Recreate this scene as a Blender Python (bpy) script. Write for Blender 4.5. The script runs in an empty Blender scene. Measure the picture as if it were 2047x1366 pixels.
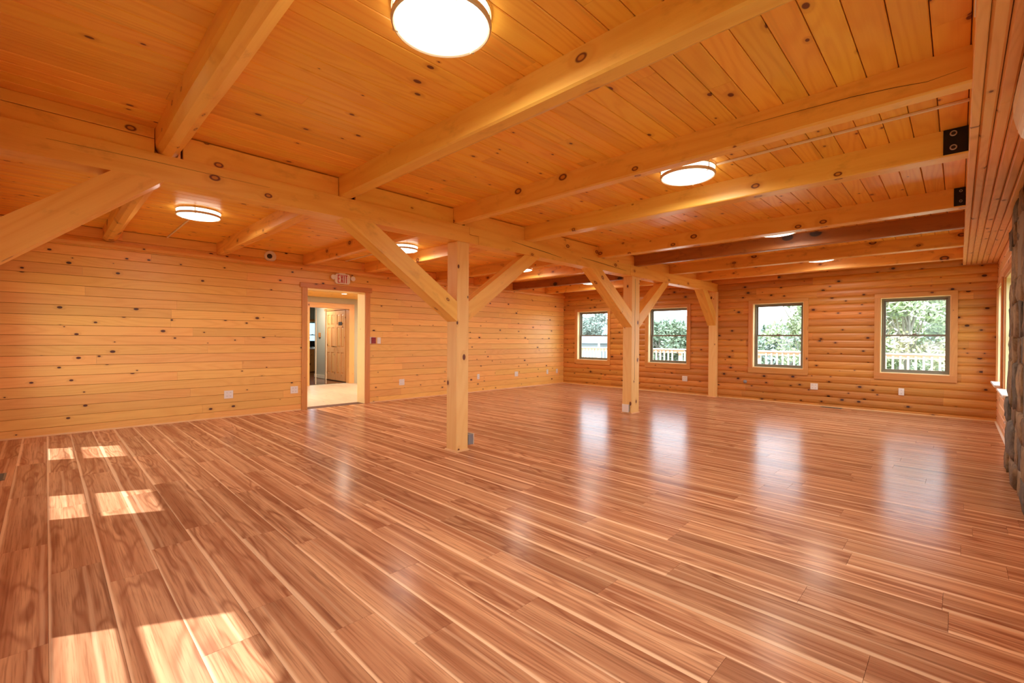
import bpy, math, random
from mathutils import Vector, Matrix, noise

random.seed(11)
S = bpy.context.scene
COL = S.collection
R = math.radians

# ------------------------------------------------------------------ camera, world, sun, exposure
EXPOSURE = 1.10
WORLD_STRENGTH = 3.6
SUN_STRENGTH = 4.6
LAMP_STRENGTH = 2.4
LAMP_WATTS = 8.0
HALL_LAMP = 12.0

f_px, yaw, pitch, roll = 912.43, R(44.3741), R(-0.2744), R(0.3867)
fw = Vector((-math.sin(yaw)*math.cos(pitch), math.cos(yaw)*math.cos(pitch), math.sin(pitch)))
rt0 = Vector((math.cos(yaw), math.sin(yaw), 0)); up0 = rt0.cross(fw)
rt = rt0*math.cos(roll) + up0*math.sin(roll)
up = -rt0*math.sin(roll) + up0*math.cos(roll)
cd = bpy.data.cameras.new('camera'); cd.sensor_fit = 'HORIZONTAL'; cd.sensor_width = 36.0
cd.lens = f_px/2047*36.0; cd.clip_start = 0.02; cd.clip_end = 3000
cam = bpy.data.objects.new('camera', cd); COL.objects.link(cam)
M = Matrix((rt, up, -fw)).transposed().to_4x4(); M.translation = Vector((0, 0, 1.2))
cam.matrix_world = M
S.camera = cam

W = bpy.data.worlds.new('hazy_sky'); S.world = W; W.use_nodes = True
nt = W.node_tree; nt.nodes.clear()
o = nt.nodes.new('ShaderNodeOutputWorld'); bg = nt.nodes.new('ShaderNodeBackground')
tc = nt.nodes.new('ShaderNodeTexCoord'); sx = nt.nodes.new('ShaderNodeSeparateXYZ'); cr = nt.nodes.new('ShaderNodeValToRGB')
cr.color_ramp.elements[0].position = 0.0; cr.color_ramp.elements[0].color = (0.76, 0.90, 1.0, 1)
cr.color_ramp.elements[1].position = 0.9; cr.color_ramp.elements[1].color = (0.66, 0.83, 1.0, 1)
nt.links.new(tc.outputs['Generated'], sx.inputs[0]); nt.links.new(sx.outputs['Z'], cr.inputs[0])
nt.links.new(cr.outputs[0], bg.inputs[0]); nt.links.new(bg.outputs[0], o.inputs[0])
bg.inputs[1].default_value = WORLD_STRENGTH

sd = bpy.data.lights.new('sun', 'SUN'); sd.energy = SUN_STRENGTH; sd.angle = R(0.8); sd.color = (0.88, 0.94, 1.0)
sun = bpy.data.objects.new('sun', sd); COL.objects.link(sun)
sun.rotation_euler = Vector((0.32, 0.60, -1.0)).to_track_quat('-Z', 'Y').to_euler(); sun.location = (-3, -6, 9)

S.view_settings.view_transform = 'Standard'; S.view_settings.look = 'None'
S.view_settings.gamma = 1.0; S.view_settings.use_curve_mapping = False
S.view_settings.exposure = EXPOSURE
S.cycles.use_denoising = True
S.cycles.max_bounces = 10; S.cycles.diffuse_bounces = 7; S.cycles.glossy_bounces = 4
S.cycles.transparent_max_bounces = 16
S.cycles.sample_clamp_indirect = 8.0
S.cycles.caustics_reflective = False; S.cycles.caustics_refractive = False

# ------------------------------------------------------------------ materials
def lin(r, g, b):
    return tuple(((c/255)/12.92 if c/255 <= .04045 else ((c/255+.055)/1.055)**2.4) for c in (r, g, b)) + (1,)

def newmat(name):
    m = bpy.data.materials.new(name); m.use_nodes = True
    t = m.node_tree; t.nodes.clear()
    out = t.nodes.new('ShaderNodeOutputMaterial'); b = t.nodes.new('ShaderNodeBsdfPrincipled')
    t.links.new(b.outputs[0], out.inputs[0])
    return m, t, b

def plain(name, col, rough=.5, metal=0.0, emit=None, es=0.0, vary=.06, scale=30):
    m, t, b = newmat(name)
    n = t.nodes.new('ShaderNodeTexNoise'); n.inputs['Scale'].default_value = scale; n.inputs['Detail'].default_value = 3
    mx = t.nodes.new('ShaderNodeMix'); mx.data_type = 'RGBA'
    mx.inputs[6].default_value = tuple(c*(1-vary) for c in col[:3])+(1,); mx.inputs[7].default_value = tuple(min(1, c*(1+vary)) for c in col[:3])+(1,)
    g = t.nodes.new('ShaderNodeNewGeometry'); t.links.new(g.outputs['Position'], n.inputs['Vector'])
    t.links.new(n.outputs['Fac'], mx.inputs[0]); t.links.new(mx.outputs[2], b.inputs['Base Color'])
    b.inputs['Roughness'].default_value = rough; b.inputs['Metallic'].default_value = metal
    if emit:
        b.inputs['Emission Color'].default_value = emit; b.inputs['Emission Strength'].default_value = es
    return m

class NG:
    """tiny node helper"""
    def __init__(s, t): s.t = t
    def n(s, ty, **kw):
        nd = s.t.nodes.new(ty)
        for k, v in kw.items(): setattr(nd, k, v)
        return nd
    def setin(s, sock, v):
        if hasattr(v, 'is_output') or hasattr(v, 'links'): s.t.links.new(v, sock)
        else: sock.default_value = v
    def math(s, op, a, b=None, c=None, clamp=False):
        nd = s.n('ShaderNodeMath', operation=op); nd.use_clamp = clamp
        s.setin(nd.inputs[0], a)
        if b is not None: s.setin(nd.inputs[1], b)
        if c is not None: s.setin(nd.inputs[2], c)
        return nd.outputs[0]
    def vmul(s, a, v):
        nd = s.n('ShaderNodeVectorMath', operation='MULTIPLY'); s.setin(nd.inputs[0], a); s.setin(nd.inputs[1], v); return nd.outputs[0]
    def vadd(s, a, v):
        nd = s.n('ShaderNodeVectorMath', operation='ADD'); s.setin(nd.inputs[0], a); s.setin(nd.inputs[1], v); return nd.outputs[0]
    def noise(s, v, scale=1, detail=2, rough=.5, dist=0.0):
        nd = s.n('ShaderNodeTexNoise'); s.setin(nd.inputs['Vector'], v); nd.inputs['Scale'].default_value = scale
        nd.inputs['Detail'].default_value = detail; nd.inputs['Roughness'].default_value = rough; nd.inputs['Distortion'].default_value = dist
        return nd.outputs['Fac']
    def mix(s, f, a, b, mode='MIX'):
        nd = s.n('ShaderNodeMix', data_type='RGBA', blend_type=mode); nd.clamp_factor = True
        s.setin(nd.inputs[0], f); s.setin(nd.inputs[6], a); s.setin(nd.inputs[7], b); return nd.outputs[2]
    def ramp(s, f, a, b):   # smoothstep a..b
        nd = s.n('ShaderNodeMapRange', interpolation_type='SMOOTHSTEP'); s.setin(nd.inputs[0], f)
        s.setin(nd.inputs[1], a); s.setin(nd.inputs[2], b); nd.inputs[3].default_value = 0; nd.inputs[4].default_value = 1
        return nd.outputs[0]

def wood(name, light, dark, knot=(0.10, 0.025, 0.008, 1), knot_n=.55, knot_r=.022, cell=.17, var=.22, rough=.38, grain=.35,
         ring=26.0, streak=0.0, coat=0.0, halo=.5, blotch=0.0, ringknot=0.0, flat=1):
    m, t, b = newmat(name); g = NG(t)
    a = g.n('ShaderNodeAttribute', attribute_name='loc'); r = g.n('ShaderNodeAttribute', attribute_name='rnd')
    loc = a.outputs['Vector']; rv = r.outputs['Vector']
    sp = g.n('ShaderNodeSeparateXYZ'); t.links.new(rv, sp.inputs[0])
    P = g.vadd(loc, g.vmul(rv, (37.0, 19.0, 23.0)))
    # knots
    vo = g.n('ShaderNodeTexVoronoi', feature='F1', voronoi_dimensions='2D'); kp = g.vmul(P, (1/cell*.62, 1/cell, 1/cell))
    if flat == 0:   # squared timber: unroll the two sides onto one plane
        ks = g.n('ShaderNodeSeparateXYZ'); t.links.new(kp, ks.inputs[0]); kc_ = g.n('ShaderNodeCombineXYZ')
        t.links.new(ks.outputs[0], kc_.inputs[0]); t.links.new(g.math('ADD', ks.outputs[1], ks.outputs[2]), kc_.inputs[1]); kp = kc_.outputs[0]
    t.links.new(kp, vo.inputs['Vector']); vo.inputs['Scale'].default_value = 1.0
    vs = g.n('ShaderNodeSeparateColor'); t.links.new(vo.outputs['Color'], vs.inputs[0])
    has = g.math('LESS_THAN', vs.outputs[0], knot_n)
    rad = g.math('MULTIPLY', g.math('ADD', g.math('MULTIPLY', vs.outputs[1], 1.0), .25), knot_r/cell)
    d = g.math('DIVIDE', vo.outputs['Distance'], rad)
    kn = g.math('MULTIPLY', g.ramp(d, 1.15, .8), has)
    ha = g.math('MULTIPLY', g.ramp(d, 3.2, .8), has)
    # grain contours
    low = g.noise(g.vmul(P, (.55, 4.6, 4.6)), 1.0, 1.5, .45)
    ph = g.math('ADD', g.math('MULTIPLY', low, ring*3.2), g.math('MULTIPLY', ha, 5.0))
    rg = g.math('ADD', g.math('MULTIPLY', g.math('SINE', ph), .5), .5)
    rg = g.math('POWER', rg, 2.2)
    fine = g.noise(g.vmul(P, (2.2, 95.0, 95.0)), 1.0, 3, .6)
    gr = g.math('MULTIPLY', g.math('ADD', g.math('MULTIPLY', rg, .6), g.math('MULTIPLY', g.math('SUBTRACT', fine, .35), .9)), grain, clamp=True)
    c = g.mix(gr, light, dark)
    if streak > 0:
        stn = g.ramp(g.noise(g.vmul(P, (.45, 15.0, 15.0)), 1.0, 3, .6), .56, .78)
        c = g.mix(g.math('MULTIPLY', stn, streak), c, tuple(x*.45 for x in dark[:3])+(1,))
    if blotch > 0:
        bn = g.ramp(g.noise(g.vmul(P, (5.0, 9.0, 9.0)), 1.0, 4, .65), .55, .75)
        c = g.mix(g.math('MULTIPLY', bn, blotch), c, tuple(x*.5 for x in dark[:3])+(1,))
    c = g.mix(g.math('MULTIPLY', ha, halo), c, tuple(x*.75 for x in dark[:3])+(1,))
    if ringknot > 0:   # paler heart inside a dark rim
        kc = g.mix(g.ramp(d, .72, .38), knot, tuple(x*.8 for x in dark[:3])+(1,))
        c = g.mix(kn, c, kc)
    else:
        c = g.mix(kn, c, knot)
    # per-board tone
    hs = g.n('ShaderNodeHueSaturation'); t.links.new(c, hs.inputs['Color'])
    t.links.new(g.math('ADD', g.math('MULTIPLY', g.math('SUBTRACT', sp.outputs[0], .5), var), 1.0), hs.inputs['Value'])
    t.links.new(g.math('ADD', g.math('MULTIPLY', g.math('SUBTRACT', sp.outputs[1], .5), .014), .5), hs.inputs['Hue'])
    t.links.new(hs.outputs[0], b.inputs['Base Color'])
    b.inputs['Roughness'].default_value = rough; b.inputs['Coat Weight'].default_value = coat; b.inputs['Coat Roughness'].default_value = .2
    bp = g.n('ShaderNodeBump'); bp.inputs['Strength'].default_value = .12; bp.inputs['Distance'].default_value = .002
    t.links.new(gr, bp.inputs['Height']); t.links.new(bp.outputs[0], b.inputs['Normal'])
    return m

def floor_wood(name):
    m, t, b = newmat(name); g = NG(t)
    a = g.n('ShaderNodeAttribute', attribute_name='loc'); r = g.n('ShaderNodeAttribute', attribute_name='rnd')
    loc = a.outputs['Vector']; rv = r.outputs['Vector']
    sp = g.n('ShaderNodeSeparateXYZ'); t.links.new(rv, sp.inputs[0]); sl = g.n('ShaderNodeSeparateXYZ'); t.links.new(loc, sl.inputs[0])
    P = g.vadd(loc, g.vmul(rv, (41.0, 17.0, 0.0)))
    low = g.noise(g.vmul(P, (.75, 5.5, 1)), 1.0, 2.0, .5)
    rg = g.math('ADD', g.math('MULTIPLY', g.math('SINE', g.math('MULTIPLY', low, 74.0)), .5), .5)
    fine = g.noise(g.vmul(P, (3.0, 120.0, 1)), 1.0, 3, .6)
    bands = g.noise(g.vmul(P, (.3, 15.0, 1)), 1.0, 2.0, .55)
    mid = lin(190, 114, 70)
    c = g.mix(g.ramp(bands, .32, .66), lin(172, 114, 78), lin(212, 158, 114))
    c = g.mix(g.math('MULTIPLY', g.math('MULTIPLY', g.math('POWER', rg, 2.0), g.ramp(low, .40, .60)), .75), c, lin(146, 88, 58))
    c = g.mix(g.math('MULTIPLY', g.ramp(fine, .45, .68), .50), c, lin(132, 82, 54))
    # dark mineral streaks
    dk = g.ramp(g.noise(g.vmul(P, (.5, 24.0, 1)), 1.0, 2, .5), .63, .72)
    c = g.mix(g.math('MULTIPLY', dk, .5), c, lin(116, 68, 46))
    # pale sapwood stripe that wanders along one side, width and place differ per plank
    wob = g.noise(g.vmul(P, (1.1, .0, 1)), 1.0, 2, .5)
    y = g.math('ADD', sl.outputs[1], g.math('MULTIPLY', g.math('SUBTRACT', wob, .5), .024))
    st = g.math('SUBTRACT', 1.0, g.ramp(y, g.math('MULTIPLY', sp.outputs[1], .018), g.math('ADD', g.math('MULTIPLY', sp.outputs[1], .022), .010)))
    c = g.mix(g.math('MULTIPLY', st, .66), c, lin(252, 212, 166))
    y2 = g.math('ABSOLUTE', g.math('SUBTRACT', y, g.math('ADD', .05, g.math('MULTIPLY', sp.outputs[2], .22))))
    c = g.mix(g.math('MULTIPLY', g.ramp(y2, .012, .003), .32), c, lin(248, 204, 158))
    hs = g.n('ShaderNodeHueSaturation'); t.links.new(c, hs.inputs['Color'])
    t.links.new(g.math('ADD', g.math('MULTIPLY', g.math('SUBTRACT', sp.outputs[0], .5), .25), 1.0), hs.inputs['Value'])
    t.links.new(hs.outputs[0], b.inputs['Base Color'])
    rn = g.noise(g.vmul(P, (4, 40, 1)), 1.0, 2)
    t.links.new(g.math('ADD', g.math('MULTIPLY', rn  , .06), .18), b.inputs['Roughness'])
    b.inputs['IOR'].default_value = 1.5; b.inputs['Specular IOR Level'].default_value = .035
    return m

LP, DP = lin(244, 176, 92), lin(212, 118, 44)
M_ceil = wood('pine_ceiling', lin(250, 192, 80), lin(228, 142, 40), var=.17, knot_n=.34, knot_r=.012, knot=lin(112, 46, 14), rough=.36, streak=.30, grain=.5)
M_wall = wood('pine_left_wall', lin(246, 190, 104), lin(220, 144, 60), knot=lin(84, 42, 28), knot_n=.42, knot_r=.014, cell=.20, rough=.42, var=.16, halo=.30)
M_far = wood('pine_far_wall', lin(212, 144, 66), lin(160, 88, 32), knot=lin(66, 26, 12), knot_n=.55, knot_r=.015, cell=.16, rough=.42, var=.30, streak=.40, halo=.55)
M_right = wood('pine_right_wall', lin(240, 190, 140), lin(212, 148, 96), knot=lin(110, 60, 30), rough=.4, var=.14, knot_n=.3)
M_soff = wood('pine_soffit', lin(240, 192, 120), lin(208, 144, 76), knot=lin(120, 66, 34), rough=.42, var=.12, knot_n=.25, knot_r=.013, cell=.14, ring=34)
M_beam = wood('pine_beam', lin(250, 198, 98), lin(230, 154, 54), knot=lin(118, 52, 22), knot_n=.26, knot_r=.022, cell=.24, rough=.4, var=.08, ring=14, halo=.28, blotch=.3, ringknot=1, grain=.48, flat=0)
M_joist = wood('pine_joist', lin(250, 200, 98), lin(232, 158, 58), knot=lin(118, 54, 26), knot_n=.62, knot_r=.022, cell=.21, rough=.36, var=.10, ring=12, halo=.28, blotch=.26, ringknot=1, coat=.2, grain=.48, flat=0)
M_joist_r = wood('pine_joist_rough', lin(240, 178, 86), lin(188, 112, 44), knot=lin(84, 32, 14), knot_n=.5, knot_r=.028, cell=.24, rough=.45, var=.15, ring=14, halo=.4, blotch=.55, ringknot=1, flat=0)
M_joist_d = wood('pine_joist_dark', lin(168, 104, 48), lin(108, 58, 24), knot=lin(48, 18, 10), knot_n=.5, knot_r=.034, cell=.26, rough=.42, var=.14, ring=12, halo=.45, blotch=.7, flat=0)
M_post = wood('pine_post', lin(248, 204, 128), lin(230, 166, 88), knot=lin(112, 56, 30), knot_n=.40, knot_r=.017, cell=.20, rough=.45, var=.08, ring=16, halo=.25, flat=0)
M_casing = wood('pine_casing', lin(212, 146, 78), lin(180, 108, 50), knot_n=.2, knot_r=.012, rough=.42, var=.10)
M_jamb = wood('pine_jamb', lin(250, 222, 166), lin(238, 198, 132), knot_n=.2, knot_r=.012, rough=.5, var=.05, grain=.25)
M_door = wood('pine_door', lin(232, 176, 112), lin(206, 138, 76), knot_n=.2, knot_r=.012, rough=.4, var=.05)
M_base = wood('pine_quarter_round', lin(236, 190, 136), lin(214, 156, 96), knot_n=.1, rough=.45, var=.05)
M_floor = floor_wood('laminate_floor')
M_sub = plain('subfloor', lin(92, 52, 30), .8)
M_hallfloor = wood('pale_vinyl_plank', lin(208, 186, 158), lin(178, 150, 120), knot_n=.05, rough=.4, var=.14, grain=.5)
M_darkfloor = plain('polished_dark_floor', lin(96, 52, 36), .12)
M_drywall = plain('greige_drywall', lin(186, 178, 156), .8, vary=.02)
M_white = plain('white_plastic', lin(240, 234, 224), .35, vary=.02)
M_ivory = plain('ivory_paint', lin(236, 220, 196), .4, vary=.03)
M_nickel = plain('brushed_nickel', lin(226, 208, 180), .55, .6, vary=.04)
M_steel = plain('black_steel', lin(26, 24, 22), .38, .4, vary=.2)
M_bolt = plain('steel_bolt', lin(190, 186, 180), .3, 1.0)
M_bolt_in = plain('bolt_socket', lin(60, 46, 38), .5, .6)
M_bronze = plain('bronze_window_frame', lin(128, 122, 106), .45, .2, vary=.08)
M_dark = plain('dark_plastic', lin(34, 30, 28), .4)
M_grille = plain('dark_grille', lin(70, 58, 48), .5, .3, vary=.4, scale=220)
M_red = plain('red_plastic', lin(150, 26, 20), .35)
M_exitred = plain('exit_red_lens', lin(196, 22, 14), .4)
M_grey = plain('grey_box_metal', lin(150, 156, 160), .4, .5)
M_slot = plain('outlet_slot', lin(96, 88, 80), .6)
M_sill = plain('white_sill', lin(238, 234, 226), .35, vary=.03)
M_ac = plain('glossy_white_shell', lin(240, 238, 232), .08, vary=.01)
M_shade = plain('lamp_acrylic', lin(255, 250, 238), .35, emit=(1.0, .90, .74, 1), es=LAMP_STRENGTH, vary=.01)
M_can = plain('recessed_lamp', lin(255, 250, 238), .35, emit=(1.0, .86, .64, 1), es=HALL_LAMP, vary=.01)
M_panel = plain('ceiling_panel_lamp', lin(255, 250, 238), .35, emit=(1.0, .95, .85, 1), es=3.0, vary=.01)
M_concrete = plain('pale_concrete', lin(170, 164, 156), .9, vary=.12, scale=3)
M_grass = plain('mown_grass', lin(108, 118, 78), .95, vary=.25, scale=4)
M_deck = wood('deck_board', lin(220, 196, 166), lin(190, 160, 124), rough=.8, knot_n=.2, var=.1)
M_rail = wood('deck_rail', lin(226, 202, 178), lin(206, 176, 148), rough=.7, knot_n=.15, var=.06)
M_bark = plain('bark', lin(140, 130, 116), .9, vary=.3, scale=8)
M_siding = plain('grey_siding', lin(116, 122, 122), .8)
M_shingle = plain('grey_shingle', lin(104, 108, 112), .9, vary=.15, scale=6)
M_hill = plain('far_ridge', lin(112, 132, 138), 1.0, vary=.06, scale=.02)
M_crack = plain('crack_shadow', lin(74, 36, 14), .9)
M_counter = plain('counter_top', lin(226, 222, 214), .4)
M_sign = plain('dark_sign_plate', lin(70, 60, 52), .5)
M_gold = plain('brass_lever', lin(120, 92, 56), .3, 1.0)
M_mortar = plain('mortar', lin(150, 134, 112), .95, vary=.15, scale=25)

def stone_mat(name, c1, c2):
    m, t, b = newmat(name); g = NG(t)
    ge = g.n('ShaderNodeNewGeometry'); P = ge.outputs['Position']
    n1 = g.noise(P, 6, 5, .65, .8); n2 = g.noise(P, 34, 4, .6)
    c = g.mix(g.ramp(n1, .35, .68), c1, c2)
    c = g.mix(g.math('MULTIPLY', g.ramp(n2, .5, .75), .5), c, tuple(x*.4 for x in c1[:3])+(1,))
    t.links.new(c, b.inputs['Base Color']); b.inputs['Roughness'].default_value = .8
    bp = g.n('ShaderNodeBump'); bp.inputs['Strength'].default_value = .6; bp.inputs['Distance'].default_value = .01
    t.links.new(n2, bp.inputs['Height']); t.links.new(bp.outputs[0], b.inputs['Normal'])
    return m
M_stones = [stone_mat('fieldstone_%s' % n, lin(*a), lin(*c)) for n, a, c in
            (('brown', (98, 76, 52), (150, 122, 86)), ('grey', (84, 76, 64), (124, 112, 94)), ('tan', (118, 94, 64), (166, 138, 98)))]

def glass_mat():
    m = bpy.data.materials.new('window_glass'); m.use_nodes = True; t = m.node_tree; t.nodes.clear()
    out = t.nodes.new('ShaderNodeOutputMaterial'); mx = t.nodes.new('ShaderNodeMixShader')
    tr = t.nodes.new('ShaderNodeBsdfTransparent'); gl = t.nodes.new('ShaderNodeBsdfGlossy'); fr = t.nodes.new('ShaderNodeFresnel')
    fr.inputs[0].default_value = 1.45; gl.inputs['Roughness'].default_value = 0.02; tr.inputs[0].default_value = (.96, .97, .97, 1)
    ge = t.nodes.new('ShaderNodeNewGeometry'); mu = t.nodes.new('ShaderNodeMath'); mu.operation = 'MULTIPLY'
    iv = t.nodes.new('ShaderNodeMath'); iv.operation = 'SUBTRACT'; iv.inputs[0].default_value = 1.0   # no internal reflection on the exit face
    t.links.new(ge.outputs['Backfacing'], iv.inputs[1]); t.links.new(fr.outputs[0], mu.inputs[0]); t.links.new(iv.outputs[0], mu.inputs[1])
    t.links.new(mu.outputs[0], mx.inputs[0]); t.links.new(tr.outputs[0], mx.inputs[1]); t.links.new(gl.outputs[0], mx.inputs[2]); t.links.new(mx.outputs[0], out.inputs[0])
    return m
M_glass = glass_mat()

def leaf_mat(name, c1, c2):
    m, t, b = newmat(name); g = NG(t)
    ge = g.n('ShaderNodeNewGeometry')
    c = g.mix(ge.outputs['Random Per Island'], c1, c2)
    t.links.new(c, b.inputs['Base Color']); b.inputs['Roughness'].default_value = .7
    return m

# ------------------------------------------------------------------ mesh helpers
class MB:
    def __init__(s): s.v = []; s.f = []
    def add(s, vs, fs):
        o = len(s.v); s.v += [Vector(v) for v in vs]; s.f += [tuple(i+o for i in f) for f in fs]; return s
    def box(s, a, b, bev=0.0):
        x0, x1 = sorted((a[0], b[0])); y0, y1 = sorted((a[1], b[1])); z0, z1 = sorted((a[2], b[2]))
        if bev <= 0:
            return s.add([(x0,y0,z0),(x1,y0,z0),(x1,y1,z0),(x0,y1,z0),(x0,y0,z1),(x1,y0,z1),(x1,y1,z1),(x0,y1,z1)],
                         [(0,3,2,1),(4,5,6,7),(0,1,5,4),(1,2,6,5),(2,3,7,6),(3,0,4,7)])
        import bmesh
        bm = bmesh.new(); bmesh.ops.create_cube(bm, size=1)
        for v in bm.verts: v.co = Vector(((x0+x1)/2+v.co.x*(x1-x0), (y0+y1)/2+v.co.y*(y1-y0), (z0+z1)/2+v.co.z*(z1-z0)))
        bmesh.ops.bevel(bm, geom=bm.edges[:], offset=bev, segments=1, affect='EDGES')
        bm.verts.index_update()
        s.add([v.co.copy() for v in bm.verts], [tuple(v.index for v in f.verts) for f in bm.faces]); bm.free(); return s
    def prism(s, pts, ext):
        n = len(pts); ext = Vector(ext); P = [Vector(p) for p in pts]
        nrm = Vector((0, 0, 0))
        for i in range(n): nrm += (P[i]-P[0]).cross(P[(i+1) % n]-P[0])
        if nrm.dot(ext) > 0: P.reverse()
        return s.add(P + [p+ext for p in P], [tuple(range(n)), tuple(range(2*n-1, n-1, -1))] + [(i, i+n, (i+1) % n+n, (i+1) % n) for i in range(n)])
    def lathe(s, prof, c, n=40, axis='Z', flip=1):
        c = Vector(c); vs = []; fs = []
        for r, h in prof:
            for k in range(n):
                a = 2*math.pi*k/n; u, w = r*math.cos(a), r*math.sin(a)
                vs.append(c + (Vector((u, w, h)) if axis == 'Z' else Vector((h, u, w)) if axis == 'X' else Vector((w, h, u))))
        for i in range(len(prof)-1):
            for k in range(n):
                q = (i*n+k, i*n+(k+1) % n, (i+1)*n+(k+1) % n, (i+1)*n+k)
                fs.append(q if flip > 0 else q[::-1])
        return s.add(vs, fs)
    def tube(s, a, b, r, n=10, r2=None):
        a, b = Vector(a), Vector(b); r2 = r if r2 is None else r2; d = (b-a).normalized()
        u = d.orthogonal().normalized(); w = d.cross(u); vs = []
        for c, rr in ((a, r), (b, r2)):
            for k in range(n):
                t = 2*math.pi*k/n; vs.append(c+u*math.cos(t)*rr+w*math.sin(t)*rr)
        return s.add(vs, [tuple(range(n-1, -1, -1)), tuple(range(n, 2*n))]+[(k, (k+1) % n, (k+1) % n+n, k+n) for k in range(n)])
    def build(s, name, mat, parent=None, loc=None, along=None, across=None, rnd=None, smooth=False, origin=None):
        """origin = world point that becomes the object's own origin"""
        og = Vector(origin) if origin else Vector((0, 0, 0))
        if origin is None and s.v:
            mn = Vector((min(v.x for v in s.v), min(v.y for v in s.v), min(v.z for v in s.v)))
            mxv = Vector((max(v.x for v in s.v), max(v.y for v in s.v), max(v.z for v in s.v)))
            og = Vector(((mn.x+mxv.x)/2, (mn.y+mxv.y)/2, mn.z))
        me = bpy.data.meshes.new(name); me.from_pydata([v-og for v in s.v], [], s.f)
        me.materials.append(mat)
        if along is not None:
            A = Vector(along).normalized(); B = Vector(across); B = (B-A*B.dot(A)).normalized(); C = A.cross(B)
            o0 = s.v[0]
            if loc is None:
                l0 = (min(v.dot(A) for v in s.v), min(v.dot(B) for v in s.v), min(v.dot(C) for v in s.v))
                dat = []
                for v in s.v: dat += [v.dot(A)-l0[0], v.dot(B)-l0[1], v.dot(C)-l0[2]]
            at = me.attributes.new('loc', 'FLOAT_VECTOR', 'POINT'); at.data.foreach_set('vector', dat)
            rn = rnd or (random.random(), random.random(), random.random())
            ar = me.attributes.new('rnd', 'FLOAT_VECTOR', 'POINT'); ar.data.foreach_set('vector', list(rn)*len(s.v))
        if smooth: me.polygons.foreach_set('use_smooth', [True]*len(me.polygons))
        me.update()
        ob = bpy.data.objects.new(name, me); COL.objects.link(ob)
        if parent:
            ob.parent = parent; ob.location = og - wpos(parent)
        else: ob.location = og
        return ob

def wpos(o):
    p = Vector((0, 0, 0))
    while o: p += o.location; o = o.parent
    return p
def tag(o, label=None, cat=None, group=None, kind=None):
    if label: o['label'] = label
    if cat: o['category'] = cat
    if group: o['group'] = group
    if kind: o['kind'] = kind
    return o
def empty(name, loc, label=None, cat=None, group=None, kind=None):
    e = bpy.data.objects.new(name, None); COL.objects.link(e); e.location = loc; e.empty_display_size = .1
    return tag(e, label, cat, group, kind)
def dup(root, loc, label=None, group=None):
    r = root.copy(); COL.objects.link(r); r.location = loc
    if label: r['label'] = label
    if group: r['group'] = group
    for ch in list(root.children):
        c = ch.copy(); COL.objects.link(c); c.parent = r
        for g in ch.children:
            d = g.copy(); COL.objects.link(d); d.parent = c
    return r

def board(mb_or_name, org, A, B, N, L, Wd, T, prof='flat', mat=None, parent=None, gap=.0017):
    """one board: org corner, A along, B across, N outward"""
    A, B, N = Vector(A), Vector(B), Vector(N); org = Vector(org)
    g = gap; c = .0035
    if prof == 'flat': P = [(g, 0), (g, T-c), (g+c, T), (Wd-g-c, T), (Wd-g, T-c), (Wd-g, 0)]
    elif prof == 'bead': P = [(g, 0), (g, T-.012), (g+.009, T), (Wd-g-.009, T), (Wd-g, T-.012), (Wd-g, 0)]
    elif prof == 'floor': P = [(.0003, 0), (.0003, T-.0008), (.0012, T), (Wd-.0012, T), (Wd-.0003, T-.0008), (Wd-.0003, 0)]
    else:  # log siding
        P = [(0, 0), (0, T*.25), (Wd*.06, T*.55), (Wd*.22, T*.86), (Wd*.5, T), (Wd*.78, T*.86), (Wd*.94, T*.55), (Wd, T*.25), (Wd, 0)]
    m = MB(); g2 = .0006
    m.prism([org+A*g2+B*y+N*z for y, z in P], A*(L-2*g2))
    if not isinstance(mb_or_name, str): return m
    return m.build(mb_or_name, mat, parent, along=A, across=B, origin=org)

def segs(a, b, offs, lens):
    """cut [a,b] in board lengths"""
    out = []; x = a - offs
    i = 0
    while x < b-1e-4:
        L = lens[i % len(lens)]; x0, x1 = max(x, a), min(x+L, b)
        if x1-x0 > .02: out.append((x0, x1))
        x += L; i += 1
    if len(out) > 1 and out[0][1]-out[0][0] < .12: out[1] = (out[0][0], out[1][1]); out.pop(0)
    return out

def wall_boards(parent, u0, u1, zs, openings, put, lens_rng=(2.4, 3.7)):
    """put(u, z, L, h) places a board; openings: (ua,ub,za,zb)"""
    for k in range(len(zs)-1):
        z0, z1 = zs[k], zs[k+1]
        cuts = segs(u0, u1, random.uniform(.2, 2.2), [random.uniform(*lens_rng) for _ in range(6)])
        for a, b in cuts:
            ev = sorted({a, b} | {min(max(x, a), b) for op in openings for x in op[:2]})
            i = 0
            pieces = []
            for p, q in zip(ev[:-1], ev[1:]):
                if q-p < .01: continue
                lo, hi = z0, z1
                for ua, ub, za, zb in openings:
                    if ua-1e-4 <= p and q <= ub+1e-4:
                        if za <= z0+1e-4 and zb >= z1-1e-4: lo = hi = 0
                        elif za <= z0 < zb < z1: lo = zb
                        elif z0 < za < z1 <= zb: hi = za
                if hi-lo > .012:
                    if pieces and abs(pieces[-1][1]-p) < 1e-4 and pieces[-1][2] == lo and pieces[-1][3] == hi: pieces[-1][1] = q
                    else: pieces.append([p, q, lo, hi])
            for p, q, lo, hi in pieces: put(p, lo, q-p, hi-lo)

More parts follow.
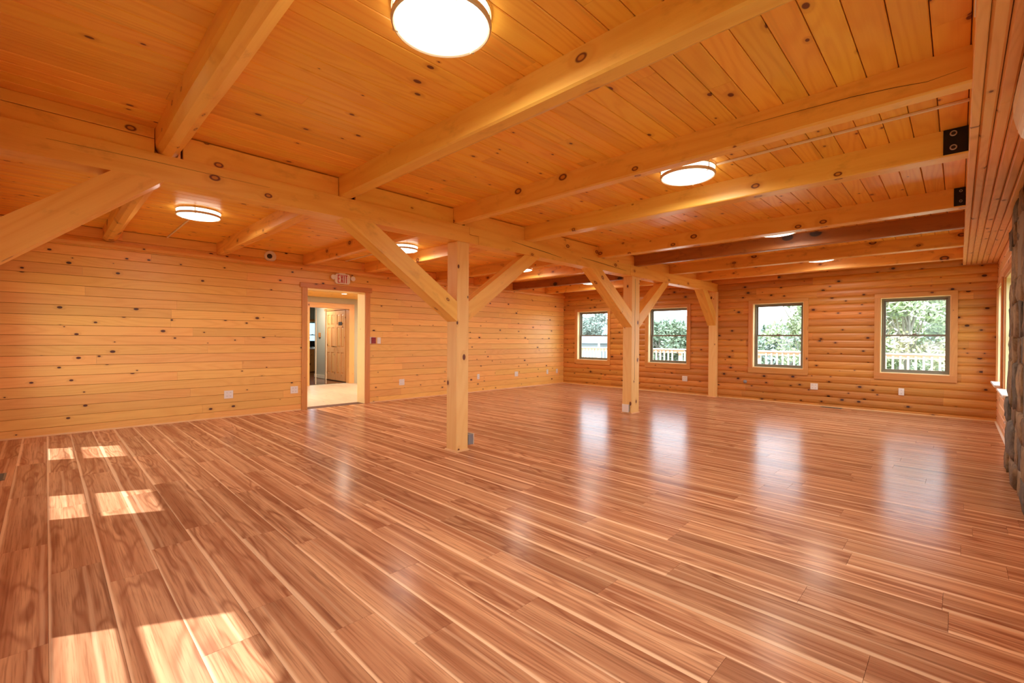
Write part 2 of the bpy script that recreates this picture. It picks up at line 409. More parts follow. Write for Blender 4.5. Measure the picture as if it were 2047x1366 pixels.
def backing(mb, axis, u0, u1, z0, z1, n0, n1, openings):
    """slab of wall with holes. axis 'X': runs along X (u=x, n=y); 'Y': runs along Y (u=y, n=x)"""
    us = sorted({u0, u1} | {x for o in openings for x in o[:2]})
    for a, b in zip(us[:-1], us[1:]):
        zz = [(z0, z1)]
        for ua, ub, za, zb in openings:
            if ua-1e-6 <= a and b <= ub+1e-6:
                nz = []
                for p, q in zz:
                    if za > p: nz.append((p, min(za, q)))
                    if zb < q: nz.append((max(zb, p), q))
                zz = nz
        for p, q in zz:
            if q-p > .001:
                if axis == 'X': mb.box((a, n0, p), (b, n1, q))
                else: mb.box((n0, a, p), (n1, b, q))

# ------------------------------------------------------------------ room dimensions
XL, XR, YF, YN = -7.812, .4156, 10.041, -.40
BX = -3.783; CZ = 2.58; JZ = 2.41
T = .02
FAR_W = [(-7.351, -6.389), (-5.280, -4.330), (-2.989, -2.091), (-.969, -.083)]
WZ0, WZ1 = .664, 1.956
RIGHT_W = [(7.20, 8.22), (8.80, 9.72), (2.60, 3.60), (.95, 1.95)]  # last two are unseen windows, added to brighten the room
DOOR = (3.063, 4.121, 0.0, 2.049)

# floor
fl = MB().box((XL-.3, YN-.2, -.25), (XR+.3, YF+.2, -.013)).build('floor', M_sub); tag(fl, kind='structure')
joints = {9: -1.21, 7: -1.39, 5: -1.52, 8: -1.84, 11: -1.06, 6: -2.06, 12: -1.74, 1: -2.95, 0: -3.255, 2: -3.237}
allp = []
n0 = math.floor((YN-.01)/.2); n1 = math.ceil((YF-.01)/.2)
for n in range(n0, n1):
    y0, y1 = max(YN, .01+.2*n), min(YF, .01+.2*(n+1))
    if y1-y0 < .01: continue
    j = joints.get(n, random.uniform(-1.22, 0)); x = j - 1.22*math.ceil((j-XL)/1.22)
    while x < XR:
        a, b = max(x, XL), min(x+1.22, XR)
        if b-a > .02: allp.append((a, b, y0, y1))
        x += 1.22
def vis(p):
    cx, cy = (p[0]+p[1])/2, (p[2]+p[3])/2; d = Vector((cx, cy, -1.2)); z = d.dot(fw)
    if z < .3: return 1e6 + d.length
    return d.length + (0 if abs(d.dot(rt)/z) < 1.25 else 1e3)
allp.sort(key=vis)
rest = MB(); rl, rr = [], []
for i, (a, b, y0, y1) in enumerate(allp):
    if i < 298: board('plank', (a, y0, -.012), (1,0,0), (0,1,0), (0,0,1), b-a, y1-y0, .012, 'floor', M_floor, fl)
    else:
        m = board(None, (a, y0, -.012), (1,0,0), (0,1,0), (0,0,1), b-a, y1-y0, .012, 'floor')
        r3 = [random.random() for _ in range(3)]
        for v in m.v: rl += [v.x-a, v.y-y0, v.z+.012]; rr += r3
        rest.add(m.v, m.f)
me = bpy.data.meshes.new('planks_beyond'); me.from_pydata(rest.v, [], rest.f); me.materials.append(M_floor)
me.attributes.new('loc', 'FLOAT_VECTOR', 'POINT').data.foreach_set('vector', rl)
me.attributes.new('rnd', 'FLOAT_VECTOR', 'POINT').data.foreach_set('vector', rr)
ob = bpy.data.objects.new('far_planks', me); COL.objects.link(ob); ob.parent = fl; ob.location = -fl.location; tag(ob, kind='stuff')

# ceiling: boards run along Y
ce = MB().box((XL-.3, YN-.2, CZ+T), (XR+.3, YF+.2, CZ+.35)).build('ceiling', M_sub); tag(ce, kind='structure')
x = XR; k = 0
while x > XL+.01:
    x0 = max(XL, x-.1285)
    for a, b in segs(YN, YF, random.uniform(0, 3), [random.choice((3.66, 4.27, 4.88)) for _ in range(4)]):
        board('plank', (x, a, CZ+T), (0,1,0), (-1,0,0), (0,0,-1), b-a, x-x0, T, 'flat', M_ceil, ce, gap=.0019)
    x = x0; k += 1

# walls
def zrows(pitch, off, top):
    z = off
    out = [0.0]
    while z < top-.01:
        if z > .02: out.append(z)
        z += pitch
    return out+[top]
wl = MB(); backing(wl, 'Y', YN-.2, YF+.2, -.02, CZ+T, XL-T, XL-.27, [DOOR])
wl = wl.build('wall_left', M_sub); tag(wl, kind='structure')
wall_boards(wl, YN, YF, zrows(.1235, .101, CZ), [DOOR], lambda u, z, L, h: board('plank', (XL-T, u, z), (0,1,0), (0,0,1), (1,0,0), L, h, T, 'flat', M_wall, wl, gap=.0014))
fo = [(a, b, WZ0, WZ1) for a, b in FAR_W]
wf = MB(); backing(wf, 'X', XL-.27, XR+.2, -.02, CZ+T, YF+.005, YF+.16, fo)
wf = wf.build('wall_far', M_sub); tag(wf, kind='structure')
LT = .028
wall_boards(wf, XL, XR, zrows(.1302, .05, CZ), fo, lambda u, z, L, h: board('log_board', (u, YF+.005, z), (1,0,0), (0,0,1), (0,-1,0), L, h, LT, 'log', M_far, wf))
ro = [(a, b, .61, 2.0) for a, b in RIGHT_W]
wr = MB(); backing(wr, 'Y', YN-.2, YF+.2, -.02, CZ+T, XR+T, XR+.2, ro)
wr = wr.build('wall_right', M_sub); tag(wr, kind='structure')
wall_boards(wr, 5.6, YF, zrows(.1235, .09, CZ), ro, lambda u, z, L, h: board('plank', (XR+T, u, z), (0,1,0), (0,0,1), (-1,0,0), L, h, T, 'bead', M_right, wr))
wall_boards(wr, YN, 5.6, zrows(.2470, .09, CZ), ro, lambda u, z, L, h: board('plank', (XR+T, u, z), (0,1,0), (0,0,1), (-1,0,0), L, h, T, 'bead', M_right, wr), (5, 6.5))
no = [(a, b, WZ0, 1.90) for a, b in FAR_W]
wn = MB(); backing(wn, 'X', XL-.27, XR+.2, -.02, CZ+T, YN-.005, YN-.16, no)
wn = wn.build('wall_near', M_sub); tag(wn, kind='structure')
wall_boards(wn, XL, XR, zrows(.247, .05, CZ), no, lambda u, z, L, h: board('log_board', (u, YN-.005, z), (1,0,0), (0,0,1), (0,1,0), L, h, .005, 'flat', M_far, wn), (4, 6))

# ------------------------------------------------------------------ timbers
def timber(name, p0, p1, prof, mat, parent=None, seg=16, jit=.004, wane=0.0, along=None, smooth=False):
    """prof: cross-section points (side, up); extruded p0->p1 with slight hand-hewn wander"""
    p0, p1 = Vector(p0), Vector(p1); A = (p1-p0).normalized(); side = Vector((-A.y, A.x, 0)).normalized() if abs(A.z) < .9 else Vector((1, 0, 0))
    U = Vector((0, 0, 1)) if abs(A.z) < .9 else Vector((0, 1, 0))
    L = (p1-p0).length; m = MB(); n = len(prof); sd_ = random.uniform(0, 90); vs = []
    for i in range(seg+1):
        t = i/seg
        for k, (a, b) in enumerate(prof):
            q = noise.noise(Vector((t*L*1.6+sd_, k*3.1, 0)))*jit
            q2 = noise.noise(Vector((t*L*.9+sd_, k*5.7, 9)))*wane
            cen = (sum(p[0] for p in prof)/n, sum(p[1] for p in prof)/n)
            top = b >= max(p[1] for p in prof)-1e-6
            fa, fb = (a-cen[0]), (b-cen[1])
            s_ = 1 + (0 if top else q/.07 + q2/.07)
            vs.append(p0+A*(L*t)+side*(cen[0]+fa*s_)+U*(b if top else cen[1]+fb*s_))
    fs = [tuple(range(n-1, -1, -1)), tuple(range(seg*n, seg*n+n))]
    for i in range(seg):
        for k in range(n): fs.append((i*n+k, i*n+(k+1) % n, (i+1)*n+(k+1) % n, (i+1)*n+k))
    m.add(vs, fs)
    return m.build(name, mat, parent, along=A, across=side, smooth=False)

# drying cracks
def crack(pts, w, d, parent):
    d = Vector(d); n = len(pts); m = MB()
    up_ = [Vector(p)+Vector((0,0,w/2*math.sin(math.pi*(i+.3)/(n-.4)))) for i, p in enumerate(pts)] if abs(pts[0][2]-pts[-1][2]) < .5 else [Vector(p)+Vector((0,w/2,0)) for p in pts]
    dn_ = [Vector(p)*2-u for p, u in zip(pts, up_)]
    for i in range(n-1): m.prism([dn_[i], dn_[i+1], up_[i+1], up_[i]], d*.0012)
    return m.build('crack', M_crack, parent)
# main beam: three timbers, half-lapped over the posts
mb_e = empty('support_beam', (BX-.085, YN, 2.235), 'long squared pine beam on the posts running to the far wall, carrying every joist', 'beam')
BZ0, BZ1, BT = 2.237, 2.41, .17
def beam_piece(pts, x0, x1off=0.0):
    m = MB(); m.prism([(x0, y, z) for y, z in pts], (BT, 0, 0))
    if x1off:
        y0 = min(p[0] for p in pts); yl = max(p[0] for p in pts)
        for v in m.v: v.x += x1off*max(0, (v.y-6.9)/(YF-6.9))
    return m
j1a, j1b, j2a, j2b = 3.20, 3.33, 6.58, 6.70
for nm, pts, off in (('timber', [(YN, BZ0), (j1b, BZ0), (j1b, 2.325), (j1a, 2.325), (j1a, BZ1), (YN, BZ1)], 0),
                     ('timber', [(j1b+.005, BZ0), (j2a, BZ0), (j2a, BZ1), (j1a+.005, BZ1), (j1a+.005, 2.330), (j1b+.005, 2.330)], 0),
                     ('timber', [(j2a+.006, BZ0), (6.9, BZ0), (YF, BZ0), (YF, BZ1), (6.9, BZ1), (j2a+.006, BZ1)], .10)):
    beam_piece(pts, BX-BT, off).build(nm, M_beam, mb_e, along=(0,1,0), across=(0,0,1))

def post(name, x0, y0, x1, y1, label, trims=True, z1=2.237):
    e = empty(name, ((x0+x1)/2, (y0+y1)/2, 0), label, 'post', 'pine posts under the long beam')
    MB().box((x0, y0, 0.0), (x1, y1, z1), .006).build('shaft', M_post, e, along=(0,0,1), across=(1,0,0))
    w = .014
    for a, b in (((x0-w, y0-w), (x1+w, y0)), ((x0-w, y1), (x1+w, y1+w)), ((x0-w, y0), (x0, y1)), ((x1, y0), (x1+w, y1))):
        if b[1] > YF-.02: continue
        dx, dy = b[0]-a[0], b[1]-a[1]
        m = MB()
        if dx > dy:
            s = 1 if a[1] >= y1-1e-6 else -1; yb = y1 if s > 0 else y0
            m.prism([(a[0], yb, 0), (a[0], yb+s*w, 0), (a[0], yb+s*w, .008), (a[0], yb+s*w*.4, .016), (a[0], yb, .018)], (dx, 0, 0))
            m.build('base_molding', M_base, e, along=(1,0,0), across=(0,1,0))
        else:
            s = 1 if a[0] >= x1-1e-6 else -1; xb = x1 if s > 0 else x0
            m.prism([(xb, a[1], 0), (xb+s*w, a[1], 0), (xb+s*w, a[1], .008), (xb+s*w*.4, a[1], .016), (xb, a[1], .018)], (0, dy, 0))
            m.build('base_molding', M_base, e, along=(0,1,0), across=(1,0,0))
    return e
post('support_post', BX-.172, 3.035, BX, 3.198, 'nearest pine post, with a grey outlet box low on its far side')
p2_ = post('support_post', BX-.165, 6.640, BX, 6.885, 'second pine post, cracked down its face, white outlet plate at its foot')
post('support_post', -3.828, 9.925, -3.662, YF-.024, 'pine post standing against the far wall between the second and third windows')

crack([(BX, 6.735, 2.2), (BX, 6.745, 1.9), (BX, 6.728, 1.6), (BX, 6.74, 1.2), (BX, 6.725, .9), (BX, 6.738, .55)], .006, (1,0,0), p2_)
def brace(pts, x0, label, back=-.165, top_n=True):
    e_pts = [(BX+x0, y, z) for y, z in pts]
    m = MB().prism(e_pts, (back, 0, 0))
    A = Vector((0, pts[1][0]-pts[0][0], pts[1][1]-pts[0][1]))
    o = m.build('knee_brace', M_beam, along=A, across=(0, -A.z, A.y), rnd=(.5+random.uniform(-.2, .2), random.random(), random.random()))
    tag(o, label, 'brace', 'diagonal knee braces between posts and beam'); return o
brace([(3.035, 1.384), (1.79, 2.237), (2.085, 2.237), (3.035, 1.594)], .001, 'wide diagonal brace on the left side of the nearest post')
brace([(3.198, 1.384), (4.385, 2.237), (4.11, 2.237), (3.198, 1.594)], -.03, 'diagonal brace rising from the right side of the nearest post', -.125)
brace([(YN+.0, 1.42), (.552, 2.237), (.285, 2.237), (YN+.0, 1.67)], .001, 'big diagonal brace cut off by the left edge of the view')
brace([(6.640, 1.41), (5.47, 2.237), (5.77, 2.237), (6.640, 1.655)], .001, 'diagonal brace on the left side of the second post')
brace([(6.885, 1.41), (7.95, 2.237), (7.72, 2.237), (6.885, 1.64)], .001, 'short diagonal brace on the right side of the second post')
brace([(9.925, 1.52), (9.22, 2.237), (9.47, 2.237), (9.925, 1.80)], .10, 'last diagonal brace, meeting the post against the far wall')

# joists
JY = [.505, 1.755, 2.998, 4.098, 5.700, 6.740, 8.000, 9.210]
JW = .148
RND = [(0, 0), (.0, .17), (JW, .17), (JW, .045), (JW-.022, .012), (JW-.05, 0)]   # waney far edge
def joist_prof(k, rough):
    if rough == 2: return [(JW, .17), (JW, .075), (JW-.02, .03), (JW*.55, .0), (.035, .008), (.004, .04), (0, .075), (0, .17)]
    if rough == 1: return [(JW, .17), (JW, .05), (JW-.025, .015), (JW-.06, 0), (.012, 0), (0, .01), (0, .17)]
    return [(JW, .17), (JW, .012), (JW-.012, 0), (.008, 0), (0, .008), (0, .17)]
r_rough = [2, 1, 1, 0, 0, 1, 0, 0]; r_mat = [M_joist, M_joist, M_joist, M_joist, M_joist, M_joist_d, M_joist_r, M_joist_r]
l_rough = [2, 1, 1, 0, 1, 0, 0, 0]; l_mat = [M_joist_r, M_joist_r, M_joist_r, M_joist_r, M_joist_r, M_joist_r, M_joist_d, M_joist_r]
r_lab = ['rounded log joist crossing the top left of the view, right of the beam', 'thick pine joist beside the nearest ceiling lamp, crossing the top of the view',
         'pale joist with a row of knots beside the long white conduit', 'pine joist ending in the larger black steel plate with two bolts',
         'pine joist ending in the smaller black steel plate', 'dark brown rough joist behind the smaller steel plate', 'second of the darker joists near the far wall, right of the beam',
         'last joist before the far wall windows, right of the beam']
l_lab = ['rounded log joist left of the beam, above the big brace', 'blotchy pine joist between lamp and round wall speaker, left of the beam', 'pine joist ending just above the exit sign',
         'joist behind the top of the nearest post, left of the beam', 'fifth joist from the camera on the left of the beam', 'joist with dark knots seen past the right brace of the nearest post',
         'dark joist in the far left bay of the ceiling', 'last joist in the far left corner of the ceiling']
# side vector for A=+X is +Y ; profile side 0 = front face (near camera)
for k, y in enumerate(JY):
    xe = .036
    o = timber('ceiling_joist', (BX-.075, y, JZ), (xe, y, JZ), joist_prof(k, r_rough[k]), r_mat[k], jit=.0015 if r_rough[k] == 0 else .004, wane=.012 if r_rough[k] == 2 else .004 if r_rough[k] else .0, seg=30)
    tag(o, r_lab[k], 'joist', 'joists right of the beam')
    if k == 2: crack([(-1.0, y, JZ+.112), (-.70, y, JZ+.103), (-.42, y, JZ+.092), (-.24, y, JZ+.075), (-.12, y, JZ+.057), (.02, y, JZ+.070)], .0025, (0,-1,0), o)
    o = timber('ceiling_joist', (XL+.0, y, JZ), (BX-.078, y, JZ), joist_prof(k, l_rough[k]), l_mat[k], jit=.006, wane=.012 if l_rough[k] == 2 else .006, seg=26)
    tag(o, l_lab[k], 'joist', 'joists left of the beam')
# blocking boards between the joists over the beam
edges = [YN] + [v for y in JY for v in (y, y+JW)] + [YF]
for i in range(0, len(edges), 2):
    a, b = edges[i]+.005, edges[i+1]-.003
    if i == 0: zt = [(2.411, 2.507), (2.511, 2.579)]
    else: zt = [(2.411, 2.570)]
    MB().box((BX-.11, a, 2.411), (BX-.06, b, 2.598)).build('gap_shade_backer', M_sub, mb_e)  # dark box added so the gap above the boards looks shaded
    for z0, z1 in zt:
        MB().box((BX-.05, a, z0), (BX-.022, b, z1), .002).build('blocking_board', M_joist if i < 6 else M_beam, mb_e, along=(0,1,0), across=(0,0,1))
# plate along the left wall under the joists
m = MB(); m.prism([(XL, YN, 2.335), (XL+.045, YN, 2.345), (XL+.055, YN, 2.375), (XL+.045, YN, 2.408), (XL, YN, 2.41)], (0, YF-YN, 0))
tag(m.build('trim_1', M_wall, along=(0,1,0), across=(0,0,1)), kind='structure')
crack([(BX, 3.85, 2.362), (BX, 4.15, 2.338), (BX, 4.5, 2.315), (BX, 4.80, 2.288)], .007, (1,0,0), mb_e)
crack([(BX, 5.25, 2.352), (BX, 5.55, 2.343), (BX, 6.0, 2.322), (BX, 6.45, 2.300)], .007, (1,0,0), mb_e)
crack([(BX, .0, 2.345), (BX, .5, 2.352), (BX, 1.2, 2.349)], .002, (1,0,0), mb_e)
# soffit on the right
sf = MB().box((.06, YN, 2.43), (XR, YF, CZ)).build('ceiling_soffit', M_sub); tag(sf, kind='structure')
w = (XR-.075)/6
for k in range(6):
    for a, b in segs(YN, YF, random.uniform(0, 2), [2.4, 3.0, 2.7]):
        board('plank', (.075+w*(k+1), a, 2.43), (0,1,0), (-1,0,0), (0,0,-1), b-a, w, .018, 'bead', M_soff, sf)
MB().box((.036, YN, 2.406), (.074, YF, CZ-.002), .004).build('edge_board', M_soff, sf, along=(0,1,0), across=(0,0,1))
tag(MB().prism([(.0355, 1.5, 2.44), (.0355, 2.42, 2.412), (.0355, 1.5, 2.56)], (-.004, 0, 0)).build('trim_2', M_ivory), kind='structure')

# floor-edge quarter round along the walls
def qround(name, a, b, n, wd=.016, mat=M_base):
    a, b, n = Vector(a), Vector(b), Vector(n); A = b-a
    m = MB().prism([a, a+n*wd, a+n*wd+Vector((0,0,.006)), a+n*wd*.45+Vector((0,0,.016)), a+Vector((0,0,.019))], A)
    o = m.build(name, mat, along=A, across=n); tag(o, kind='structure'); return o
qround('baseboard_left_1', (XL, YN, 0), (XL, DOOR[0]-.09, 0), (1, 0, 0)); qround('baseboard_left_2', (XL, DOOR[1]+.09, 0), (XL, YF, 0), (1, 0, 0))
qround('baseboard_far_1', (XL, YF-LT+.006, 0), (-3.84, YF-LT+.006, 0), (0, -1, 0)); qround('baseboard_far_2', (-3.64, YF-LT+.006, 0), (XR, YF-LT+.006, 0), (0, -1, 0))
qround('baseboard_right', (XR, 6.6, 0), (XR, YF, 0), (-1, 0, 0), .02, M_ivory)

# ------------------------------------------------------------------ windows
def window(name, u0, u1, z0, z1, axis, face, outn, depth=.15, frame_in=.075, cas=True, rail_z=None, jamb=M_jamb, sill=False, lock=True):
    """axis 'X': wall runs along X at y=face; outn = +1/-1 outward along the normal axis"""
    def P(u, n, z): return (u, face+outn*n, z) if axis == 'X' else (face+outn*n, u, z)
    def bx(ua, ub, na, nb, za, zb, bev=0): return MB().box(P(ua, na, za), P(ub, nb, zb), bev)
    al = (1,0,0) if axis == 'X' else (0,1,0)
    e = empty(name, P((u0+u1)/2, 0, z0), kind='structure')
    t = .016
    bx(u0, u0+t, -.004, depth, z0, z1).build('jamb', jamb, e, along=(0,0,1), across=al)
    bx(u1-t, u1, -.004, depth, z0, z1).build('jamb', jamb, e, along=(0,0,1), across=al)
    bx(u0+t, u1-t, -.004, depth, z1-t, z1).build('head_jamb', jamb, e, along=al, across=(0,0,1))
    bx(u0+t, u1-t, -.004, depth, z0, z0+t).build('sill_board', jamb, e, along=al, across=(0,0,1))
    a, b, c, d = u0+t, u1-t, z0+t, z1-t
    fwid = .028
    # fixed frame
    m = MB()
    for q in ((a, a+fwid, c, d), (b-fwid, b, c, d), (a+fwid, b-fwid, d-fwid, d), (a+fwid, b-fwid, c, c+fwid)):
        m.box(P(q[0], frame_in, q[2]), P(q[1], frame_in+.07, q[3]))
    fr = m.build('window_frame', M_bronze, e)
    a, b, c, d = a+fwid, b-fwid, c+fwid, d-fwid
    rz = rail_z or (c+d)/2
    sw = .026
    for nm, n0_, n1_, q0, q1 in (('lower_sash', frame_in+.012, frame_in+.036, c, rz+.014), ('upper_sash', frame_in+.040, frame_in+.064, rz-.014, d)):
        m = MB()
        for q in ((a, a+sw, q0, q1), (b-sw, b, q0, q1), (a+sw, b-sw, q0, q0+sw), (a+sw, b-sw, q1-sw, q1)):
            m.box(P(q[0], n0_, q[2]), P(q[1], n1_, q[3]))
        s = m.build(nm, M_bronze, e)
        nn = (n0_+n1_)/2
        bx(a+sw, b-sw, nn-.002, nn+.002, q0+sw, q1-sw).build('pane', M_glass, s)
        if nm == 'lower_sash' and lock:
            um = (a+b)/2
            MB().box(P(um-.03, n0_-.012, rz+.012), P(um+.03, n0_+.02, rz+.030), .003).build('sash_lock', M_bronze, s)
    if cas:
        cw = .073; ct = -.022; o1 = -.004
        bx(u0-cw, u0+.004, o1, ct, z0-.0, z1, .002).build('casing', M_casing, e, along=(0,0,1), across=al)
        bx(u1-.004, u1+cw, o1, ct, z0-.0, z1, .002).build('casing', M_casing, e, along=(0,0,1), across=al)
        bx(u0-cw, u1+cw, o1, ct, z1-.004, z1+.062, .002).build('casing', M_casing, e, along=al, across=(0,0,1))
        bx(u0-cw, u1+cw, o1, ct, z0-.105, z0+.004, .002).build('casing', M_casing, e, along=al, across=(0,0,1))
    if sill:
        bx(u0-.05, u1+.05, -.075, depth-.03, z0-.004, z0+.022, .003).build('window_sill', M_sill, e)
    return e
fy = YF-LT+.012
for i, (a, b) in enumerate(FAR_W): window('window_%d' % (i+1), a, b, WZ0, WZ1, 'X', fy, 1, depth=.172, frame_in=.085)
for i, (a, b) in enumerate(RIGHT_W): window('window_%d' % (i+5 if i < 2 else i+10), a, b, .61, 2.0, 'Y', XR, 1, depth=.18, frame_in=.09, sill=True, rail_z=1.30)  # the unseen last pair is added for extra daylight
# windows behind the camera (their sun falls on the floor)
for i, (a, b) in enumerate(FAR_W):
    window('window_%d' % (i+7), a+.085, b-.085, WZ0, 1.90, 'X', YN, -1, depth=.16, frame_in=.05, rail_z=1.205, lock=False)

# ------------------------------------------------------------------ cased opening on the left and the rooms behind it
dr = empty('door_1', (XL, (DOOR[0]+DOOR[1])/2, 0), kind='structure')
y0, y1, _, z1 = DOOR
for a, b in ((y0-.085, y0+.006), (y1-.006, y1+.085)):
    MB().box((XL+.001, a, 0), (XL+.02, b, z1), .003).build('casing', M_casing, dr, along=(0,0,1), across=(0,1,0))
MB().box((XL+.001, y0-.12, z1-.006), (XL+.028, y1+.12, z1+.075), .006).build('head_casing', M_casing, dr, along=(0,1,0), across=(0,0,1))
MB().box((XL-.275, y0-.001, 0), (XL+.001, y0+.014, z1)).build('jamb', M_jamb, dr, along=(0,0,1), across=(1,0,0))
MB().box((XL-.275, y1-.014, 0), (XL+.001, y1+.001, z1)).build('jamb', M_jamb, dr, along=(0,0,1), across=(1,0,0))
MB().box((XL-.275, y0+.014, z1-.014), (XL+.001, y1-.014, z1+.001)).build('head_jamb', M_jamb, dr, along=(0,1,0), across=(1,0,0))
# hallway
H0, H1 = XL-.27, -11.6
hf = MB().box((H0+.27, 2.2, -.2), (H1, 7.0, -.006)).build('floor_hall', M_sub); tag(hf, kind='structure')
y = 2.2; 
while y < 7.0:
    for a, b in segs(H1-.1, H0+.262, random.uniform(0, 1), [1.2]*6):
        if b-a > .05: board('plank', (a, y, -.006), (1,0,0), (0,1,0), (0,0,1), b-a, min(.18, 7.0-y), .004, 'floor', M_hallfloor, hf)
    y += .18
hc = MB().box((H0, 2.2, 2.245+T), (H1, 7.0, 2.6)).build('ceiling_hall', M_sub); tag(hc, kind='structure')
x = H0
while x > H1+.02:
    board('plank', (x, 2.2, 2.245+T), (0,1,0), (-1,0,0), (0,0,-1), 4.8, min(.13, x-H1), T, 'flat', M_ceil, hc); x -= .13
tag(MB().box((H0, 2.0, -.1), (H1, 2.2, 2.6)).build('wall_hall_near', M_drywall), kind='structure')
tag(MB().box((H0, 7.0, -.1), (H1, 7.2, 2.6)).build('wall_hall_far', M_drywall), kind='structure')
OP2 = (4.61, 5.65, 0, 1.985)
m = MB(); backing(m, 'Y', 2.0, 9.0, -.02, 2.6, H1, H1-.14, [OP2]); tag(m.build('wall_hall_left', M_drywall), kind='structure')
d2 = empty('door_2', (H1, 5.26, 0), kind='structure')
MB().box((H1-.15, OP2[0]-.085, 0), (H1+.02, OP2[0]+.002, 2.10)).build('casing', M_door, d2, along=(0,0,1), across=(0,1,0))
MB().box((H1-.15, OP2[1]-.002, 0), (H1+.02, OP2[1]+.14, 2.10)).build('casing', M_door, d2, along=(0,0,1), across=(0,1,0))
MB().box((H1-.15, OP2[0]+.002, 1.975), (H1+.02, OP2[1]-.002, 2.10)).build('head_casing', M_door, d2, along=(0,1,0), across=(0,0,1))
# recessed lamp
rc = empty('recessed_ceiling_lamp', (-10.35, 4.92, 2.245), 'small recessed lamp in the hallway ceiling beyond the opening', 'lamp')
MB().lathe([(.05, 0), (.082, -.006), (.085, 0.0)], (-10.35, 4.92, 2.244), 28, flip=-1).build('trim_ring', M_ivory, rc, smooth=True)
MB().lathe([(.001, -.003), (.052, -.003)], (-10.35, 4.92, 2.244), 28, flip=-1).build('lens', M_can, rc)
ld = bpy.data.lights.new('hall_glow', 'AREA'); ld.shape = 'DISK'; ld.size = .12; ld.energy = 9; ld.color = (1, .88, .68)
lo = bpy.data.objects.new('hall_glow', ld); COL.objects.link(lo); lo.location = (0, 0, -.012); lo.parent = rc
for px, py, lb in ((-9.5, 2.85, 'unseen recessed lamp added to brighten the hallway left of the opening'), (-9.5, 6.3, 'unseen recessed lamp added to brighten the hallway right of the opening')):   # unseen extra lamps, added to brighten the hallway and door jamb
    q = dup(rc, (px, py, 2.245), lb, 'added unseen hallway lamps')
    for c in q.children:
        if c.type == 'LIGHT': c.data = c.data.copy(); c.data.energy = 34
# vestibule beyond
tag(MB().box((H1-.14, 2.0, -.2), (-17.3, 9.0, -.01)).build('floor_vestibule', M_darkfloor), kind='structure')
tag(MB().box((H1-.14, 2.0, 2.40), (-17.3, 9.0, 2.6)).build('ceiling_vestibule', M_drywall), kind='structure')
vw = MB().box((H1-.14, 5.77, -.02), (-14.1, 5.92, 2.40)).build('wall_vestibule', M_drywall); tag(vw, kind='structure')
MB().box((-13.36, 5.756, 0), (-14.1, 5.77, .10)).build('baseboard', M_ivory, vw)
tag(MB().box((H1-.14, 2.0, -.02), (-17.3, 2.1, 2.40)).build('wall_vestibule_near', M_drywall), kind='structure')
tag(MB().box((H1-.14, 8.9, -.02), (-17.3, 9.0, 2.40)).build('wall_vestibule_far', M_drywall), kind='structure')
m = MB(); backing(m, 'Y', 2.0, 9.0, -.02, 2.40, -17.0, -17.2, [(6.2, 7.6, .80, 1.82)])
vfw = m.build('wall_vestibule_end', M_drywall); tag(vfw, kind='structure')
window('window_11', 6.2, 7.6, .80, 1.82, 'Y', -17.0, -1, depth=.18, frame_in=.06)
# double doors on the vestibule wall (facing -Y)
d3 = empty('door_3', (-12.6, 5.77, 0), kind='structure')
dz = 1.97
def panel_door(xa, xb):
    m = MB(); yb, yf = 5.765, 5.735; st = .085; cx = (xa+xb)/2
    lf = empty('door_leaf', (cx, 5.75, .012)); lf.parent = d3; lf.location = Vector((cx, 5.75, .012))-wpos(d3)
    rails = [(0.012, .21), (.80, .95), (1.50, 1.585), (1.865, dz)]
    cols = [(xa, xa+st), (cx-st/2, cx+st/2), (xb-st, xb)]
    for c0, c1 in cols: m.box((c0, yf, .012), (c1, yb, dz))
    for r0, r1 in rails:
        for c0, c1 in ((cols[0][1], cols[1][0]), (cols[1][1], cols[2][0])): m.box((c0, yf, r0), (c1, yb, r1))
    m.build('stile_and_rail', M_door, lf, along=(0,0,1), across=(1,0,0))
    for i in range(3):
        for c0, c1 in ((cols[0][1], cols[1][0]), (cols[1][1], cols[2][0])):
            z0_, z1_ = rails[i][1], rails[i+1][0]
            mm = MB().box((c0, yf+.016, z0_), (c1, yb-.002, z1_))
            g_ = .022; mm.add([(c0+g_*.4, yf+.016, z0_+g_*.4), (c1-g_*.4, yf+.016, z0_+g_*.4), (c1-g_*.4, yf+.016, z1_-g_*.4), (c0+g_*.4, yf+.016, z1_-g_*.4),
                    (c0+g_*1.5, yf+.004, z0_+g_*1.5), (c1-g_*1.5, yf+.004, z0_+g_*1.5), (c1-g_*1.5, yf+.004, z1_-g_*1.5), (c0+g_*1.5, yf+.004, z1_-g_*1.5)],
                   [(4,5,6,7), (0,1,5,4), (1,2,6,5), (2,3,7,6), (3,0,4,7)])
            mm.build('raised_panel', M_door, lf, along=(0,0,1), across=(1,0,0))
    return lf
panel_door(-13.20, -12.605); panel_door(-12.595, -12.0)
for xx in (-12.66, -12.54):
    MB().tube((xx, 5.735, .96), (xx, 5.69, .96), .010).tube((xx, 5.692, .96), (xx+(.09 if xx > -12.6 else -.09), 5.692, .96), .008).build('door_lever', M_gold, d3)
MB().box((-12.40, 5.728, 1.56), (-12.19, 5.735, 1.65)).build('sign_plate', M_sign, d3)
for xa, xb, za, zb in ((-13.30, -13.205, 0, 2.0), (-11.995, -11.90, 0, 2.0)):
    MB().box((xa, 5.745, za), (xb, 5.769, zb), .003).build('casing', M_casing, d3, along=(0,0,1), across=(1,0,0))
MB().box((-13.34, 5.735, 1.985), (-11.86, 5.769, 2.06), .005).build('head_casing', M_casing, d3, along=(1,0,0), across=(0,0,1))
# fire pull on the vestibule wall
pb = MB().box((-13.78, 5.74, 1.22), (-13.66, 5.769, 1.36), .006).build('wall_intercom', M_casing); tag(pb, 'small dull brown box on the grey wall left of the double doors', 'intercom')
